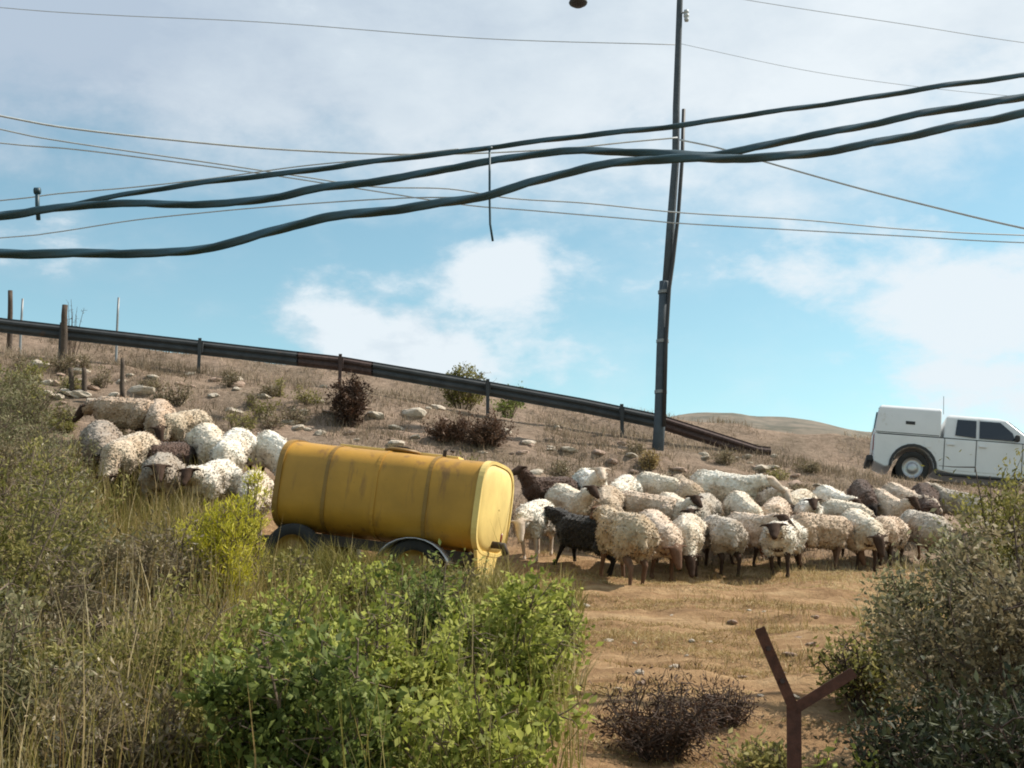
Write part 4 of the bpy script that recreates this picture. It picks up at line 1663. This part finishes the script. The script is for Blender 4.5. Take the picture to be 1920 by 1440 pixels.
FG = 'shrubs of the left foreground'
LS = [
    # px, depth, height, radius, kind, label
    (60, 9.5, 1.35, .75, 'leaf_olive', 'tall olive shrub at the left edge, level with the tan-pink sheep'),
    (190, 8.6, .95, .6, 'leaf_brown', 'brownish shrub right of the tall olive one at the left edge'),
    (10, 6.6, 1.0, .55, 'leaf_grey', 'grey-green shrub in the lower left corner of the foreground'),
    (150, 6.9, .72, .45, 'leaf_olive', 'low olive shrub beside the grey-green one in the lower left corner'),
    (330, 7.6, .80, .55, 'leaf_olive', 'olive shrub in the middle of the left weed bank'),
    (300, 10.8, .85, .6, 'leaf_brown', 'brown shrub in front of the grazing sheep of the left group'),
    (120, 12.6, 1.0, .8, 'leaf_olive', 'olive shrub behind the tall one at the left edge'),
    (30, 13.8, 1.25, .9, 'leaf_brown', 'brown-olive shrub at the left edge under the olive bush on the slope'),
    (-30, 8.4, 1.75, .8, 'leaf_olive', 'tallest olive shrub cut off by the left edge'),
    (245, 6.2, .7, .4, 'leaf_brown', 'brown shrub at the bottom between the two low olive shrubs'),
    (15, 16.2, 1.55, .85, 'leaf_grey', 'grey-green shrub on the left edge below the rail, third up the slope'),
    (100, 15.0, 1.25, .75, 'leaf_grey', 'grey-green shrub left of the black-faced sheep'),
    (40, 18.6, 1.25, .8, 'leaf_grey', 'grey-green shrub on the left edge nearest below the guardrail'),
    (140, 10.6, 1.2, .65, 'leaf_grey', 'grey-green shrub in the weeds below the left group of sheep'),
    (400, 6.6, .55, .42, 'leaf_olive', 'low olive shrub left of the dark green bush'),
]
for i, (px, y, h, r, mt, lb) in enumerate(LS):
    shrub('weed_shrub', lb, spot(px, y), h, r, 22, 14, 5200, .042, .36, mt, 'twig', FG, seed=300 + i, clump=.12, upward=.5)
# the bright yellow-green broom left of the trailer
shrub('broom_bush', 'bright yellow-green bush in front of the trailer left end', spot(432, 11.2), 1.0, .42, 40, 18, 11000, .055, .16, 'leaf_yellow', 'twig', None, seed=330, upward=1.0, spread=.75, clump=.07)
shrub('broom_bush', 'paler tall yellow sprigs just left of the trailer wall', spot(482, 12.4), 1.25, .22, 22, 14, 3400, .05, .16, 'leaf_yellow', 'twig', None, seed=331, upward=1.1, spread=.6, clump=.06, tshift=.25)
shrub('broom_bush', 'small pale bush with yellow tips left of the bright one', spot(372, 13.4), .62, .28, 18, 12, 1800, .05, .2, 'leaf_yellow', 'twig', None, seed=332, upward=1.0, tshift=.2)

# central green bushes
GB = 'green bushes in the centre foreground'
CS = [
    (600, 6.3, .98, .60, 'leaf_dark', 'dark green bush at bottom centre left', 9000, .05),
    (740, 7.4, 1.02, .52, 'leaf_green', 'green bush right behind the dark green one', 7000, .046),
    (800, 9.6, .78, .46, 'leaf_dark', 'grey-green bush in front of the trailer wheel', 5200, .045),
    (930, 8.0, 1.05, .60, 'leaf_green', 'bright green bush below the sunlit trailer end', 8500, .048),
    (900, 6.2, .72, .5, 'leaf_green', 'green bush at the bottom centre, lowest of the group', 7000, .048),
    (1010, 9.2, .80, .46, 'leaf_green', 'yellowish green bush at the edge of the bare soil', 5200, .045),
    (560, 8.8, .82, .5, 'leaf_green', 'light green bush behind the dark green one on its left', 5500, .045),
    (690, 11.6, .52, .40, 'leaf_green', 'low bright bush in the weeds before the middle of the tank', 2600, .045),
    (560, 12.0, .46, .36, 'leaf_olive', 'low olive bush in the weeds before the left tank wheel', 2200, .042),
    (850, 11.4, .60, .40, 'leaf_olive', 'low olive bush in the weeds before the right tank wheel', 2600, .042),
    (470, 7.4, .66, .42, 'leaf_green', 'small green bush left of the dark green one', 4200, .045),
    (760, 5.7, .48, .4, 'leaf_dark', 'low dark green bush between the bottom centre bushes', 5000, .045),
]
for i, (px, y, h, r, mt, lb, nl, lf) in enumerate(CS):
    shrub('leafy_bush', lb, spot(px, y), h, r, 24, 16, nl, lf, .55, mt, 'twig', GB, seed=400 + i, clump=.12, even=.36, tshift=.12 if mt == 'leaf_green' else 0)

# right dark shrub mass
RB = 'shrubs at the right edge'
RS = [
    (1885, 6.2, 1.75, .76, 'leaf_brown', 'tall brown-olive shrub filling the right edge', 19000),
    (1775, 7.8, 1.42, .66, 'leaf_grey', 'brown-olive shrub left of the tallest one at the right', 14000),
    (1910, 9.5, 1.85, .80, 'leaf_olive', 'olive shrub hiding the front of the pickup', 11000),
    (1860, 5.2, 1.0, .54, 'leaf_shaded', 'shade-dark green shrub in the lower right corner', 9000),
    (1690, 6.6, .66, .42, 'leaf_shaded', 'low shade-dark green shrub right of the Y-shaped post', 5000),
    (1930, 4.9, 1.1, .5, 'leaf_shaded', 'shade-dark shrub at the very bottom right edge', 6000),
    (1600, 8.6, .55, .40, 'leaf_olive', 'low olive shrub behind the Y-shaped post', 3000),
]
for i, (px, y, h, r, mt, lb, nl) in enumerate(RS):
    shrub('dense_shrub', lb, spot(px, y), h, r, 26, 17, nl, .040, .42, mt, 'twigdark', RB, seed=500 + i, clump=.16, tshift=.0, even=.75)
shrub('green_plant', 'small yellow-green plant at the foot of the Y-shaped post', spot(1545, 6.4), .34, .30, 16, 10, 1600, .05, .45, 'leaf_green', 'twig', None, 'plant', seed=520, tshift=.25)
shrub('green_plant', 'small green plant left of the Y-shaped post', spot(1385, 7.4), .26, .28, 14, 10, 1200, .045, .45, 'leaf_olive', 'twig', None, 'plant', seed=521, tshift=.2)
# dead brushwood on the soil
shrub('dead_brushwood', 'dark heap of dead brushwood on the soil left of the Y-shaped post', spot(1225, 7.9), .46, .54, 34, 22, 2600, .035, .3, 'redbrush', 'twigdark', None, 'brushwood', seed=530, tshift=-.45, upward=.1, thick=.009)
shrub('dead_brushwood', 'smaller dead brushwood lying right of the dark heap', spot(1345, 8.3), .26, .30, 20, 16, 900, .03, .3, 'redbrush', 'twigdark', None, 'brushwood', seed=531, tshift=-.3, upward=.1, thick=.008)
